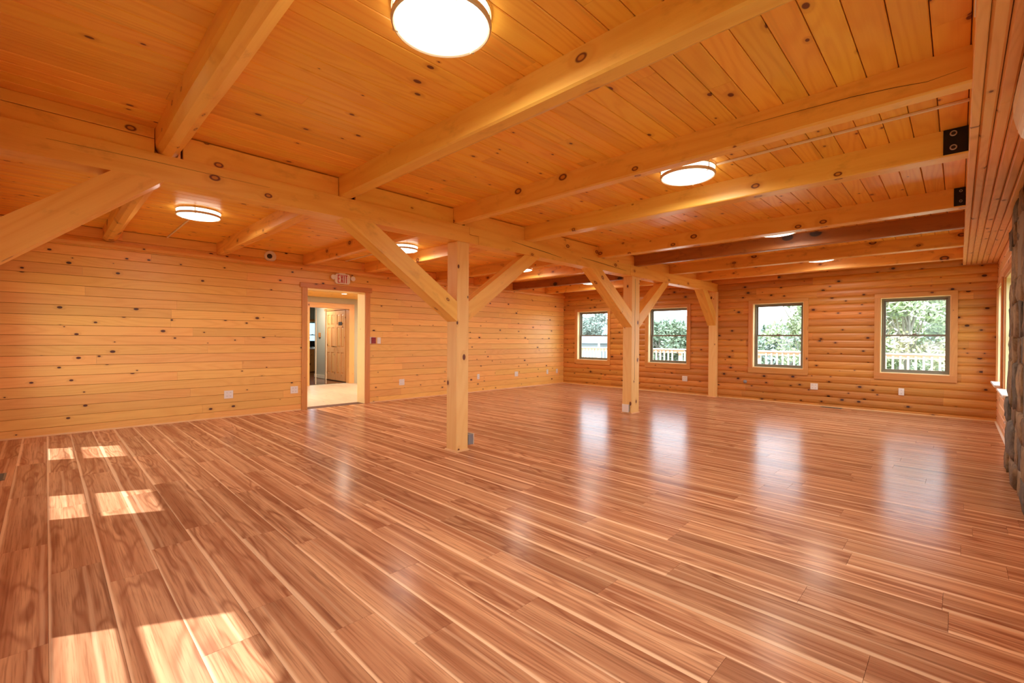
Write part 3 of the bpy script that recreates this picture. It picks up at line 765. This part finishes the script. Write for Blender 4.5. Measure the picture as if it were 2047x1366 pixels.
# panel lamp in vestibule
pl = empty('ceiling_panel_lamp', (-13.2, 5.0, 2.39), 'flat bright ceiling lamp glimpsed above the double doors', 'lamp')
MB().box((-13.5, 4.7, 2.375), (-12.9, 5.3, 2.399), .004).build('frame', M_ivory, pl); MB().box((-13.47, 4.73, 2.370), (-12.93, 5.27, 2.376)).build('diffuser', M_panel, pl)
ld = bpy.data.lights.new('vestibule_glow', 'AREA'); ld.size = .5; ld.energy = 20; ld.color = (1, .95, .86)
lo = bpy.data.objects.new('vestibule_glow', ld); COL.objects.link(lo); lo.location = (0, 0, -.03); lo.parent = pl
# glass door leaf standing in the second opening
gd = empty('glass_door', (-11.80, 4.99, 0), 'narrow clear glass door with pale edges standing in the far opening', 'door')
for yy in (4.859, 5.125):
    MB().box((-11.812, yy-.006, .01), (-11.788, yy+.006, 1.95)).build('edge_strip', M_ivory, gd)
MB().box((-11.803, 4.865, .01), (-11.797, 5.119, 1.95)).build('pane', M_glass, gd)
# reception counter
ct = empty('reception_counter', (-16.6, 6.9, 0), 'orange wood counter under the far window of the room beyond', 'counter')
MB().box((-16.95, 5.95, 0), (-16.4, 8.2, .80), .01).build('cabinet', M_far, ct, along=(0,0,1), across=(0,1,0))
MB().box((-16.98, 5.93, .80), (-16.36, 8.25, .84), .006).build('countertop', M_counter, ct)
for nm, ya, yb_, h, lab, cat in (('desk_monitor', 6.52, 6.80, .26, 'black monitor back on the far counter', 'monitor'), ('picture_frame', 6.86, 6.98, .24, 'small pale framed sign standing on the far counter', 'frame')):
    e = empty(nm, (-16.6, (ya+yb_)/2, .84), lab, cat)
    MB().box((-16.61, ya, .88), (-16.58, yb_, .84+h), .004).build('screen' if 'mon' in nm else 'frame', M_dark, e)
    if 'mon' in nm:
        MB().box((-16.66, ya+.06, .841), (-16.54, yb_-.06, .85)).box((-16.605, (ya+yb_)/2-.02, .85), (-16.585, (ya+yb_)/2+.02, .90)).build('stand', M_dark, e)
    else:
        MB().box((-16.578, ya+.015, .895), (-16.574, yb_-.015, .84+h-.015)).build('print', M_white, e)
        MB().box((-16.64, ya, .841), (-16.56, yb_, .88)).build('foot', M_dark, e)

# ------------------------------------------------------------------ ceiling lamps
def ceiling_lamp(x, y, label):
    e = empty('ceiling_lamp', (x, y, CZ), label, 'lamp', 'round flush ceiling lamps')
    r = .208
    MB().lathe([(.001, -.001), (r*.93, -.001), (r*.93, -.012), (r*.96, -.014)], (x, y, CZ), 48, flip=-1).build('canopy', M_ivory, e, smooth=True)
    MB().lathe([(r*.955, -.012), (r*.965, -.030), (r*.958, -.058), (r*.93, -.066), (r*.86, -.076), (r*.6, -.088), (r*.3, -.093), (.0005, -.094)], (x, y, CZ), 48, flip=-1).build('diffuser', M_shade, e, smooth=True)
    MB().lathe([(r*.975, -.008), (r*1.0, -.008), (r*1.0, -.018), (r*.975, -.018), (r*.975, -.008)], (x, y, CZ), 48, flip=1).build('band', M_nickel, e, smooth=False)
    MB().lathe([(r*.968, -.050), (r*1.0, -.050), (r*1.01, -.056), (r*1.0, -.068), (r*.965, -.074), (r*.935, -.068), (r*.968, -.050)], (x, y, CZ), 48, flip=1).build('band', M_nickel, e, smooth=False)
    for k in range(3):
        a = R(100+120*k); c, s = math.cos(a), math.sin(a)
        MB().tube((x+c*r*1.005, y+s*r*1.005, CZ-.002), (x+c*r*1.005, y+s*r*1.005, CZ-.070), .0045, 8).tube((x+c*r*1.005, y+s*r*1.005, CZ-.070), (x+c*r*.90, y+s*r*.90, CZ-.078), .004, 8).build('clip', M_nickel, e)
    ld = bpy.data.lights.new('lamp_glow', 'AREA'); ld.shape = 'DISK'; ld.size = .36; ld.energy = LAMP_WATTS; ld.color = (1, .93, .80)
    lo = bpy.data.objects.new('lamp_glow', ld); COL.objects.link(lo); lo.parent = e; lo.location = (0, 0, -.0965)
    return e
l0 = ceiling_lamp(-1.565, 1.165, 'large round ceiling lamp at the top of the view, nearest the camera')
lamps = [(-1.565, 3.60, 'round ceiling lamp at the end of the long white conduit'), (-1.585, 6.22, 'ceiling lamp half hidden behind the joist with the small steel plate'),
         (-1.60, 8.72, 'farthest ceiling lamp right of the beam, only a sliver seen'), (-5.92, 1.165, 'round ceiling lamp above the left wall, over the big brace'),
         (-5.90, 3.72, 'ceiling lamp partly hidden by the left brace of the nearest post'), (-5.92, 6.30, 'ceiling lamp almost hidden behind the right brace of the nearest post'),
         (-6.10, 8.80, 'farthest ceiling lamp left of the beam, seen past the second post')]
for x, y, lb in lamps: dup(l0, (x, y, CZ), lb)

def raceway(x0, x1, y, label, r=.0085):
    m = MB(); m.box((x0, y-r, CZ-.017), (x1, y+r, CZ-.001), .003)
    o = m.build('conduit', M_ivory); tag(o, label, 'conduit', 'thin surface conduits on the ceiling')
raceway(-1.355, .034, 3.645, 'long white conduit from the second ceiling lamp to the right soffit')
raceway(XL+.01, -6.14, 1.17, 'thin pale conduit from the left ceiling lamp to the left wall')
raceway(XL+.01, -6.12, 3.73, 'thin pale conduit near the exit sign, running to the left wall')

# ------------------------------------------------------------------ steel plates on the joists
def plate(y, xa, label, br):
    e = empty('steel_plate', ((xa+.034)/2, y, 2.42), label, 'bracket')
    MB().box((xa, y-.007, 2.418), (.0345, y-.001, 2.579), .0015).build('plate', M_steel, e)
    for z in (2.548, 2.458):
        xm = xa+.048 if br > .012 else xa+.045
        MB().lathe([(br*.62, 0), (br*.66, -.007), (br, -.005), (br*1.02, 0)], (xm, y-.007, z), 24, axis='Y', flip=1).build('washer', M_bolt, e, smooth=True)
        MB().lathe([(.0005, -.004), (br*.62, -.004), (br*.64, 0)], (xm, y-.007, z), 20, axis='Y', flip=1).build('bolt_head', M_bolt_in, e)
plate(4.098, -.082, 'larger black steel plate with two ringed bolts beside the soffit', .018)
plate(5.700, -.041, 'smaller black steel plate with two bolts, on the farther joist', .011)

# ------------------------------------------------------------------ outlets and switches
def wall_plate(kind, y=None, x=None, z=.345, gang=1, label='', axis='L', zc=None):
    w_ = .072 if gang == 1 else .118; h = .118
    if axis == 'L': P = lambda u, n, zz: (XL+n, y+u, zz); al = 1
    elif axis == 'F': P = lambda u, n, zz: (x+u, YF-LT+.002-n, zz)
    def bx(ua, ub, na, nb, za, zb, bev=0): return MB().box(P(ua, na, za), P(ub, nb, zb), bev)
    e = empty('wall_outlet' if kind == 'outlet' else 'light_switch', P(0, 0, z), label, 'outlet' if kind == 'outlet' else 'switch')
    bx(-w_/2, w_/2, .0, .008, z-h/2, z+h/2, .002).build('cover_plate', M_white, e)
    for g in range(gang):
        cu = 0 if gang == 1 else (-.023 if g == 0 else .023)
        if kind == 'outlet':
            for dz_ in (-.026, .026):
                rc_ = bx(cu-.0165, cu+.0165, .008, .0105, z+dz_-.0145, z+dz_+.0145, .001).build('receptacle', M_white, e)
                for du in (-.006, .006): bx(cu+du-.0014, cu+du+.0014, .0104, .0112, z+dz_-.004, z+dz_+.007).build('slot', M_slot, rc_)
        else: bx(cu-.016, cu+.016, .008, .012, z-.033, z+.033, .002).build('rocker', M_white, e)
    return e
for y, g, lb in ((1.92, 2, 'double white outlet plate low on the left wall, farthest from the opening'), (2.864, 2, 'double white outlet plate low on the wall just left of the opening'),
                 (4.894, 2, 'white outlet plate low on the wall right of the opening'), (6.893, 1, 'single white outlet just right of the nearest post, on the left wall'),
                 (8.143, 2, 'double white outlet on the left wall right of the nearest post'), (9.333, 1, 'left one of two small outlets close to the far left corner'),
                 (9.735, 1, 'outlet on the left wall nearest the far left corner')):
    wall_plate('outlet', y=y, gang=g, label=lb)
wall_plate('outlet', x=-4.375, gang=2, axis='F', label='double white outlet under the second far window')
wall_plate('outlet', x=-1.917, gang=2, axis='F', z=.36, label='double white outlet between the third and fourth far windows')
wall_plate('outlet', x=-.678, gang=1, axis='F', z=.365, label='single white outlet under the rightmost far window')
wall_plate('switch', y=4.395, z=1.16, gang=1, label='white switch plate right of the red alarm pull beside the opening')
fa = empty('fire_alarm_pull', (XL, 4.26, 1.10), 'red alarm pull on a white plate beside the opening', 'alarm')
MB().box((XL, 4.205, 1.10), (XL+.012, 4.318, 1.225), .003).build('back_plate', M_white, fa)
MB().box((XL+.012, 4.232, 1.105), (XL+.04, 4.316, 1.220), .006).build('pull_box', M_red, fa)
MB().box((XL+.04, 4.245, 1.145), (XL+.048, 4.302, 1.170), .003).build('handle', M_red, fa)
tag(MB().lathe([(.0005, -.012), (.022, -.012), (.034, -.006), (.036, 0)], (-3.119, YF-LT+.004, .367), 24, axis='Y').build('cable_outlet', M_grey, smooth=True),
    'small round grey cap low on the far wall left of the third window', 'outlet')
# outlet boxes on the posts
e = empty('post_outlet', (-3.863, 6.60, .09), 'white outlet plate at the foot of the second post', 'outlet')
MB().box((-3.915, 6.602, .035), (-3.811, 6.639, .148), .002).build('box', M_grey, e); MB().box((-3.925, 6.594, .028), (-3.805, 6.602, .156), .002).build('cover_plate', M_white, e)
e = empty('post_outlet', (-3.85, 3.23, .05), 'grey metal outlet box low on the far side of the nearest post', 'outlet')
MB().box((-3.885, 3.199, .055), (-3.775, 3.262, .165), .003).build('box', M_grey, e); MB().box((-3.892, 3.262, .047), (-3.766, 3.270, .173), .002).build('cover_plate', M_ivory, e)

# round alarm speaker between the joists on the left wall
e = empty('round_speaker', (XL, 2.49, 2.49), 'round white speaker with an off-centre dark grille high on the left wall', 'speaker')
c = (XL+.001, 2.49, 2.492)
MB().lathe([(.088, 0), (.088, .010), (.080, .020), (.062, .022), (.052, .016), (.0005, .014)], c, 40, axis='X', flip=1).build('rim', M_white, e, smooth=True)
MB().lathe([(.036, .014), (.036, .030), (.030, .036), (.0005, .038)], (c[0], c[1]-.016, c[2]-.004), 32, axis='X', flip=1).build('grille', M_grille, e, smooth=True)

# exit sign with two lamp heads
e = empty('exit_sign', (XL, 3.66, 2.17), 'white EXIT sign with red letters and two round lamp heads above the opening', 'sign')
ya, yb, za, zb = 3.525, 3.800, 2.155, 2.330
m = MB(); c = .03
m.prism([(XL, ya+c, za), (XL, yb-c, za), (XL, yb, za+c), (XL, yb, zb-c), (XL, yb-c, zb), (XL, ya+c, zb), (XL, ya, zb-c), (XL, ya, za+c)], (.045, 0, 0)); m.build('housing', M_white, e)
MB().box((XL, 3.60, zb-.002), (XL+.04, 3.72, zb+.03), .004).build('top_cap', M_white, e)
for yy, nm in ((ya-.038, 'lamp_head'), (yb+.045, 'lamp_head')):
    h = MB().lathe([(.0005, .0), (.030, .0), (.036, .03), (.044, .055), (.042, .060), (.036, .058), (.0005, .056)], (XL+.01, yy, 2.262), 28, axis='X').build(nm, M_white, e, smooth=True)
    MB().box((XL+.008, min(yy, (ya+yb)/2), 2.255), (XL+.020, max(yy, (ya+yb)/2), 2.272)).build('arm', M_white, e)
fx = XL+.0455; lt = .0035; Z0, Z1 = 2.172, 2.312; sw_ = .0125
def letter(strokes):
    m = MB()
    for s in strokes: m.prism([(fx, a, b) for a, b in s], (lt, 0, 0))
    m.build('letter', M_exitred, e)
def rect(a, b, c_, d): return [(a, c_), (b, c_), (b, d), (a, d)]
u = 3.572; ww = .040
letter([rect(u, u+sw_, Z0, Z1), rect(u+sw_, u+ww, Z0, Z0+.014), rect(u+sw_, u+ww*.85, (Z0+Z1)/2-.007, (Z0+Z1)/2+.007), rect(u+sw_, u+ww, Z1-.014, Z1)])
u += .053
letter([[(u, Z0), (u+sw_, Z0), (u+.044, Z1), (u+.044-sw_, Z1)], [(u+.044-sw_, Z0), (u+.044, Z0), (u+sw_, Z1), (u, Z1)]])
u += .057
letter([rect(u, u+sw_, Z0, Z1)])
u += .024
letter([rect(u, u+.044, Z1-.014, Z1), rect(u+.0158, u+.0158+sw_, Z0, Z1-.014)])

# floor vents
def vent(x0, y0, x1, y1, label, n=12, alongx=True):
    e = empty('floor_vent', ((x0+x1)/2, (y0+y1)/2, 0), label, 'vent')
    MB().box((x0, y0, .0003), (x1, y1, .002)).build('backing', M_dark, e)
    m = MB(); w = .012
    m.box((x0, y0, .0021), (x1, y0+w, .006)).box((x0, y1-w, .0021), (x1, y1, .006)).box((x0, y0+w, .0021), (x0+w, y1-w, .006)).box((x1-w, y0+w, .0021), (x1, y1-w, .006)); m.build('frame', M_bronze, e)
    if alongx:
        for k in range(n): xx = x0+w+(x1-x0-2*w)*(k+.5)/n; MB().box((xx-.004, y0+w, .0021), (xx+.004, y1-w, .005)).build('slat', M_bronze, e)
    else:
        for k in range(n): yy = y0+w+(y1-y0-2*w)*(k+.5)/n; MB().box((x0+w, yy-.004, .0021), (x1-w, yy+.004, .005)).build('slat', M_bronze, e)
vent(-5.93, -.36, -5.66, -.236, 'dark metal floor vent at the left edge of the view')
vent(-1.80, 9.90, -1.48, 10.0, 'dark floor vent against the far wall below its outlet')

# ------------------------------------------------------------------ mini-split on the right wall
ac = empty('wall_air_conditioner', (.30, 2.9, 2.12), 'glossy white wall air conditioner cut off by the right edge of the view', 'air conditioner')
prof = [(XR-.001, 2.398), (.205, 2.398), (.183, 2.385), (.176, 2.34), (.178, 2.27), (.190, 2.215), (.215, 2.165), (.25, 2.125), (XR-.001, 2.12)]
MB().prism([(x_, 2.30, z_) for x_, z_ in prof], (0, .93, 0)).build('shell', M_ac, ac)
MB().prism([(.198, 2.38, 2.190), (.212, 2.38, 2.160), (.248, 2.38, 2.118), (.240, 2.38, 2.112), (.200, 2.38, 2.158), (.190, 2.38, 2.186)], (0, .80, 0)).build('louver', M_white, ac)
MB().prism([(.195, 3.2305, 2.37), (.19, 3.2305, 2.30), (.205, 3.2305, 2.20), (XR-.02, 3.2305, 2.14), (XR-.02, 3.2305, 2.37)], (0, .004, 0)).build('end_cap', M_white, ac)

# ------------------------------------------------------------------ stone chimney breast
ch = empty('stone_chimney', (.39, 5.8, 0), 'brown fieldstone chimney rising floor to soffit at the right edge', 'chimney')
MB().box((.352, 4.72, 0), (XR-.001, 6.38, 2.41)).build('mortar_bed', M_mortar, ch)
import bmesh
def stone(y0, y1, z0, z1, x0, k):
    bm = bmesh.new(); bmesh.ops.create_cube(bm, size=1)
    bmesh.ops.subdivide_edges(bm, edges=bm.edges[:], cuts=3, use_grid_fill=True)
    sd_ = random.uniform(0, 99); xb = XR-.002
    for v in bm.verts:
        p = v.co*2; rr = max(abs(p.x), abs(p.y), abs(p.z)); q = p.normalized()
        b = p.lerp(q*1.05, .28) if rr > 0 else p
        n_ = noise.noise_vector(Vector((p.x*1.1+sd_, p.y*1.3, p.z*1.3)))*.34 + noise.noise_vector(Vector((p.x*3+sd_, p.y*4, p.z*4)))*.09
        b = b+n_
        v.co = Vector(((x0+xb)/2+b.x*(xb-x0)/2, (y0+y1)/2+b.y*(y1-y0)/2, (z0+z1)/2+b.z*(z1-z0)/2))
        v.co.x = min(v.co.x, XR-.001); v.co.z = max(v.co.z, .001); v.co.z = min(v.co.z, 2.405)
    m = MB(); bm.verts.index_update(); m.add([v.co.copy() for v in bm.verts], [tuple(v.index for v in f.verts) for f in bm.faces]); bm.free()
    m.build('stone', M_stones[k % 3], ch, smooth=True)
z = 0.0; k = 0
hs_ = [.20, .30, .17, .36, .22, .28, .20, .34, .18, .17]
for li, h in enumerate(hs_):
    z2 = min(z+h, 2.41); y = 6.46+random.uniform(-.05, .06)
    while y > 4.75:
        wd_ = random.uniform(.22, .5); stone(y-wd_, y, z-.01, z2+.01, .325+random.uniform(-.012, .02) + (.02 if li > 6 else 0), k); y -= wd_-.012; k += random.choice((1, 2))
    z = z2
    if z >= 2.40: break

# ------------------------------------------------------------------ outdoors
DK = -.06
tag(MB().box((-160, -60, -3.3), (160, 300, -3.0)).build('ground', M_grass), kind='structure')
tag(MB().box((-60, 13.5, -2.995), (-8.5, 60, -2.90)).build('road', M_concrete), kind='structure')
dk = MB().box((-12, YF+.17, DK-.12), (4, 12.9, DK-.03)).build('deck', M_sub); tag(dk, kind='structure')
y = YF+.18
while y < 12.88:
    board('deck_board', (-12, y, DK-.03), (1,0,0), (0,1,0), (0,0,1), 16, .136, .03, 'flat', M_deck, dk, gap=.002); y += .14
rl_ = empty('deck_railing', (-4, 12.72, DK), 'pale wooden deck railing with square balusters outside the far windows', 'railing')
RY = 12.75
MB().box((-12, RY-.07, .925), (4, RY+.07, .960), .004).build('cap_rail', M_rail, rl_, along=(1,0,0), across=(0,1,0))
MB().box((-12, RY-.03, .835), (4, RY+.02, .922), .003).build('top_rail', M_rail, rl_, along=(1,0,0), across=(0,0,1))
MB().box((-12, RY-.03, .06), (4, RY+.02, .14), .003).build('bottom_rail', M_rail, rl_, along=(1,0,0), across=(0,0,1))
x = -11.95
pm = None
balx = []
while x < 3.9: balx.append(x); x += .123
for i, x in enumerate(balx):
    if any(abs(x-px) < .075 for px in (-9.3, -7.5, -5.73, -3.66, -1.8, .1, 2.0)): continue
    if pm is None:
        pm = MB().box((x-.018, RY-.068, .05), (x+.018, RY-.032, .90), .002).build('baluster', M_rail, rl_, along=(0,0,1), across=(1,0,0)); p0x = x; pl0 = pm.location.copy()
    else:
        q = pm.copy(); COL.objects.link(q); q.location = pl0+Vector((x-p0x, 0, 0))
for px in (-9.3, -7.5, -5.73, -3.66, -1.8, .1, 2.0):
    MB().box((px-.045, RY-.035+.056, DK), (px+.045, RY+.11, .93), .004).build('railing_post', M_rail, rl_, along=(0,0,1), across=(1,0,0))

hs = empty('neighbor_house', (-23, 33, -3), 'pale grey house with a low hipped roof behind the railing, in the leftmost window', 'house')
MB().box((-27, 30.2, -3.0), (-20.0, 36, .95)).build('wall', M_siding, hs)
MB().add([(-27.3, 30, .93), (-19.75, 30, .93), (-19.75, 36.3, .93), (-27.3, 36.3, .93), (-26, 32, 1.55), (-20.8, 32, 1.55), (-20.8, 34.2, 1.55), (-26, 34.2, 1.55)],
         [(0,1,5,4), (1,2,6,5), (2,3,7,6), (3,0,4,7), (4,5,6,7), (0,3,2,1)]).build('roof', M_shingle, hs)
MB().box((-20.1, 30.12, -3), (-19.96, 30.2, .93)).build('corner_trim', M_white, hs)
tag(MB().prism([(-400, 420, -20), (-330, 420, 22), (-250, 420, 14), (-170, 420, 26), (-110, 420, 12), (-60, 420, 9), (20, 420, 6), (60, 420, -20)], (0, 60, 0)).build('hills', M_hill), kind='structure')
tag(MB().prism([(-420, -150, -20), (-420, -20, 30), (-420, 60, 46), (-420, 130, 40), (-420, 220, 52), (-420, 330, -20)], (-60, 0, 0)).build('hills_left', M_hill), kind='structure')

def tree(loc, h, rad, mats, label, n=5200, leaf=.16, trunk_r=.16, seed=0, shape='round', low=.25, group='trees beyond the deck', sparse=1.0):
    rnd = random.Random(seed); x, y, z = loc
    e = empty('tree', loc, label, 'tree', group)
    m = MB(); m.tube((x, y, z), (x+.1, y, z+h*.55), trunk_r, 8, trunk_r*.6)
    tips = []
    for k in range(9):
        a = rnd.uniform(0, 6.28); t = rnd.uniform(.3, .6); r_ = rad*rnd.uniform(.4, .8)
        p = Vector((x+.1*t, y, z+h*t)); q = Vector((x+math.cos(a)*r_, y+math.sin(a)*r_, z+h*(t+rnd.uniform(.15, .38)))); m.tube(p, q, trunk_r*.4, 6, trunk_r*.1); tips.append(q)
    m.tube((x+.1, y, z+h*.55), (x, y, z+h*.95), trunk_r*.6, 6, trunk_r*.1)
    m.build('trunk', M_bark, e)
    cl = []
    for k in range(34):
        u = rnd.uniform(low, 1.0); a = rnd.uniform(0, 6.28)
        if shape == 'round': rr = rad*math.sqrt(max(.05, 1-((u-.58)/.45)**2))
        elif shape == 'cone': rr = rad*(1.08-u)
        else: rr = rad*(.55+.45*math.sin(u*math.pi))
        rr *= rnd.uniform(.35, 1.0); cl.append((Vector((x+math.cos(a)*rr, y+math.sin(a)*rr, z+h*u)), rad*rnd.uniform(.18, .34)))
    for mi, mat in enumerate(mats):
        mm = MB(); vs = []; fs = []
        for k in range(n//len(mats)):
            c, r_ = cl[rnd.randrange(len(cl))] if len(mats) == 1 else cl[(rnd.randrange(len(cl)//len(mats))*len(mats)+mi) % len(cl)]
            d = Vector((rnd.gauss(0, 1), rnd.gauss(0, 1), rnd.gauss(0, .8))).normalized()*r_*rnd.uniform(.35, 1.15)**(1 if sparse == 1 else .7)
            p = c+d; s_ = leaf*rnd.uniform(.6, 1.3)
            a1 = Vector((rnd.gauss(0, 1), rnd.gauss(0, 1), rnd.gauss(0, 1))).normalized(); a2 = a1.orthogonal().normalized()
            o_ = len(vs); vs += [p-a1*s_, p+a2*s_*.5, p+a1*s_, p-a2*s_*.5]; fs.append((o_, o_+1, o_+2, o_+3))
        mm.v = vs; mm.f = fs; ob_ = mm.build('foliage', mat, e); tag(ob_, kind='stuff')
    return e
L_grey = leaf_mat('leaf_grey_green', lin(140, 148, 136), lin(112, 124, 112)); L_green = leaf_mat('leaf_green', lin(122, 134, 104), lin(94, 110, 84))  # all leaf tones greyed and paled, putting outdoor haze into the colour
L_pale = leaf_mat('leaf_pale', lin(168, 172, 134), lin(136, 146, 112)); L_gold = leaf_mat('leaf_gold', lin(188, 178, 144), lin(164, 150, 120)); L_lime = leaf_mat('leaf_lime', lin(150, 158, 110), lin(124, 138, 92))
tree((-29.2, 44, -3), 7.0, 3.3, [L_grey], 'tall feathery grey-green tree filling the leftmost far window', seed=1, shape='col', n=6500, leaf=.17)
tree((-24.3, 39, -3), 4.7, 1.4, [L_lime], 'low yellow-green bush tree right of the grey house', seed=2, n=2500)
tree((-21.0, 42, -3), 5.9, 3.2, [L_green], 'rounded dense green tree in the second far window', seed=3, n=8000, leaf=.16)
tree((-17.9, 43, -3), 5.1, 2.4, [L_green], 'lower green tree at the right side of the second far window', seed=4, n=5000, leaf=.16)
tree((-24.6, 52, -3), 5.5, 3.2, [L_green, L_grey], 'green tree behind the rounded one, second far window', seed=14, n=4000, leaf=.2)
for i, (xx, yy, hh, rd, lb) in enumerate(((-13.6, 52, 4.6, 2.6, 'leftmost low green tree in the third far window'), (-11.5, 46, 5.0, 2.4, 'middle low green tree in the third far window'), (-9.0, 38, 5.3, 2.2, 'nearer green tree at lower right of the third far window'), (-16.5, 60, 4.6, 3.0, 'distant green tree low at the left of the third far window'))):
    tree((xx, yy, -3), hh, rd, [L_green, L_grey], lb, seed=20+i, n=3800, leaf=.17)
tree((-5.5, 27, -3), 7.0, 1.9, [L_pale], 'pale leafy tree reaching in from the right of the third far window', seed=5, n=4200, leaf=.12, shape='round', low=.5, sparse=.7)
for i, (xx, yy, hh, rd, mt, lb) in enumerate(((-3.6, 30, 7.6, 2.2, [L_lime, L_pale], 'yellow-green tree at the left of the rightmost far window'), (-1.7, 27, 8.2, 2.0, [L_pale, L_gold, L_lime], 'tall golden-green tree in the middle of the rightmost far window'),
        (.4, 29, 7.4, 2.2, [L_gold, L_pale], 'pale golden tree at the right of the rightmost far window'), (-2.8, 38, 8.0, 3.0, [L_green, L_lime], 'green tree behind the golden ones in the rightmost window'), (1.5, 40, 8.0, 3.2, [L_green, L_gold], 'farther green tree at the right of the rightmost window'),
        (-6.3, 36, 5.2, 2.4, [L_green], 'dark green tree between the third and fourth far windows'))):
    tree((xx, yy, -3), hh, rd, mt, lb, seed=40+i, n=6500, leaf=.12, shape='col', low=.12)
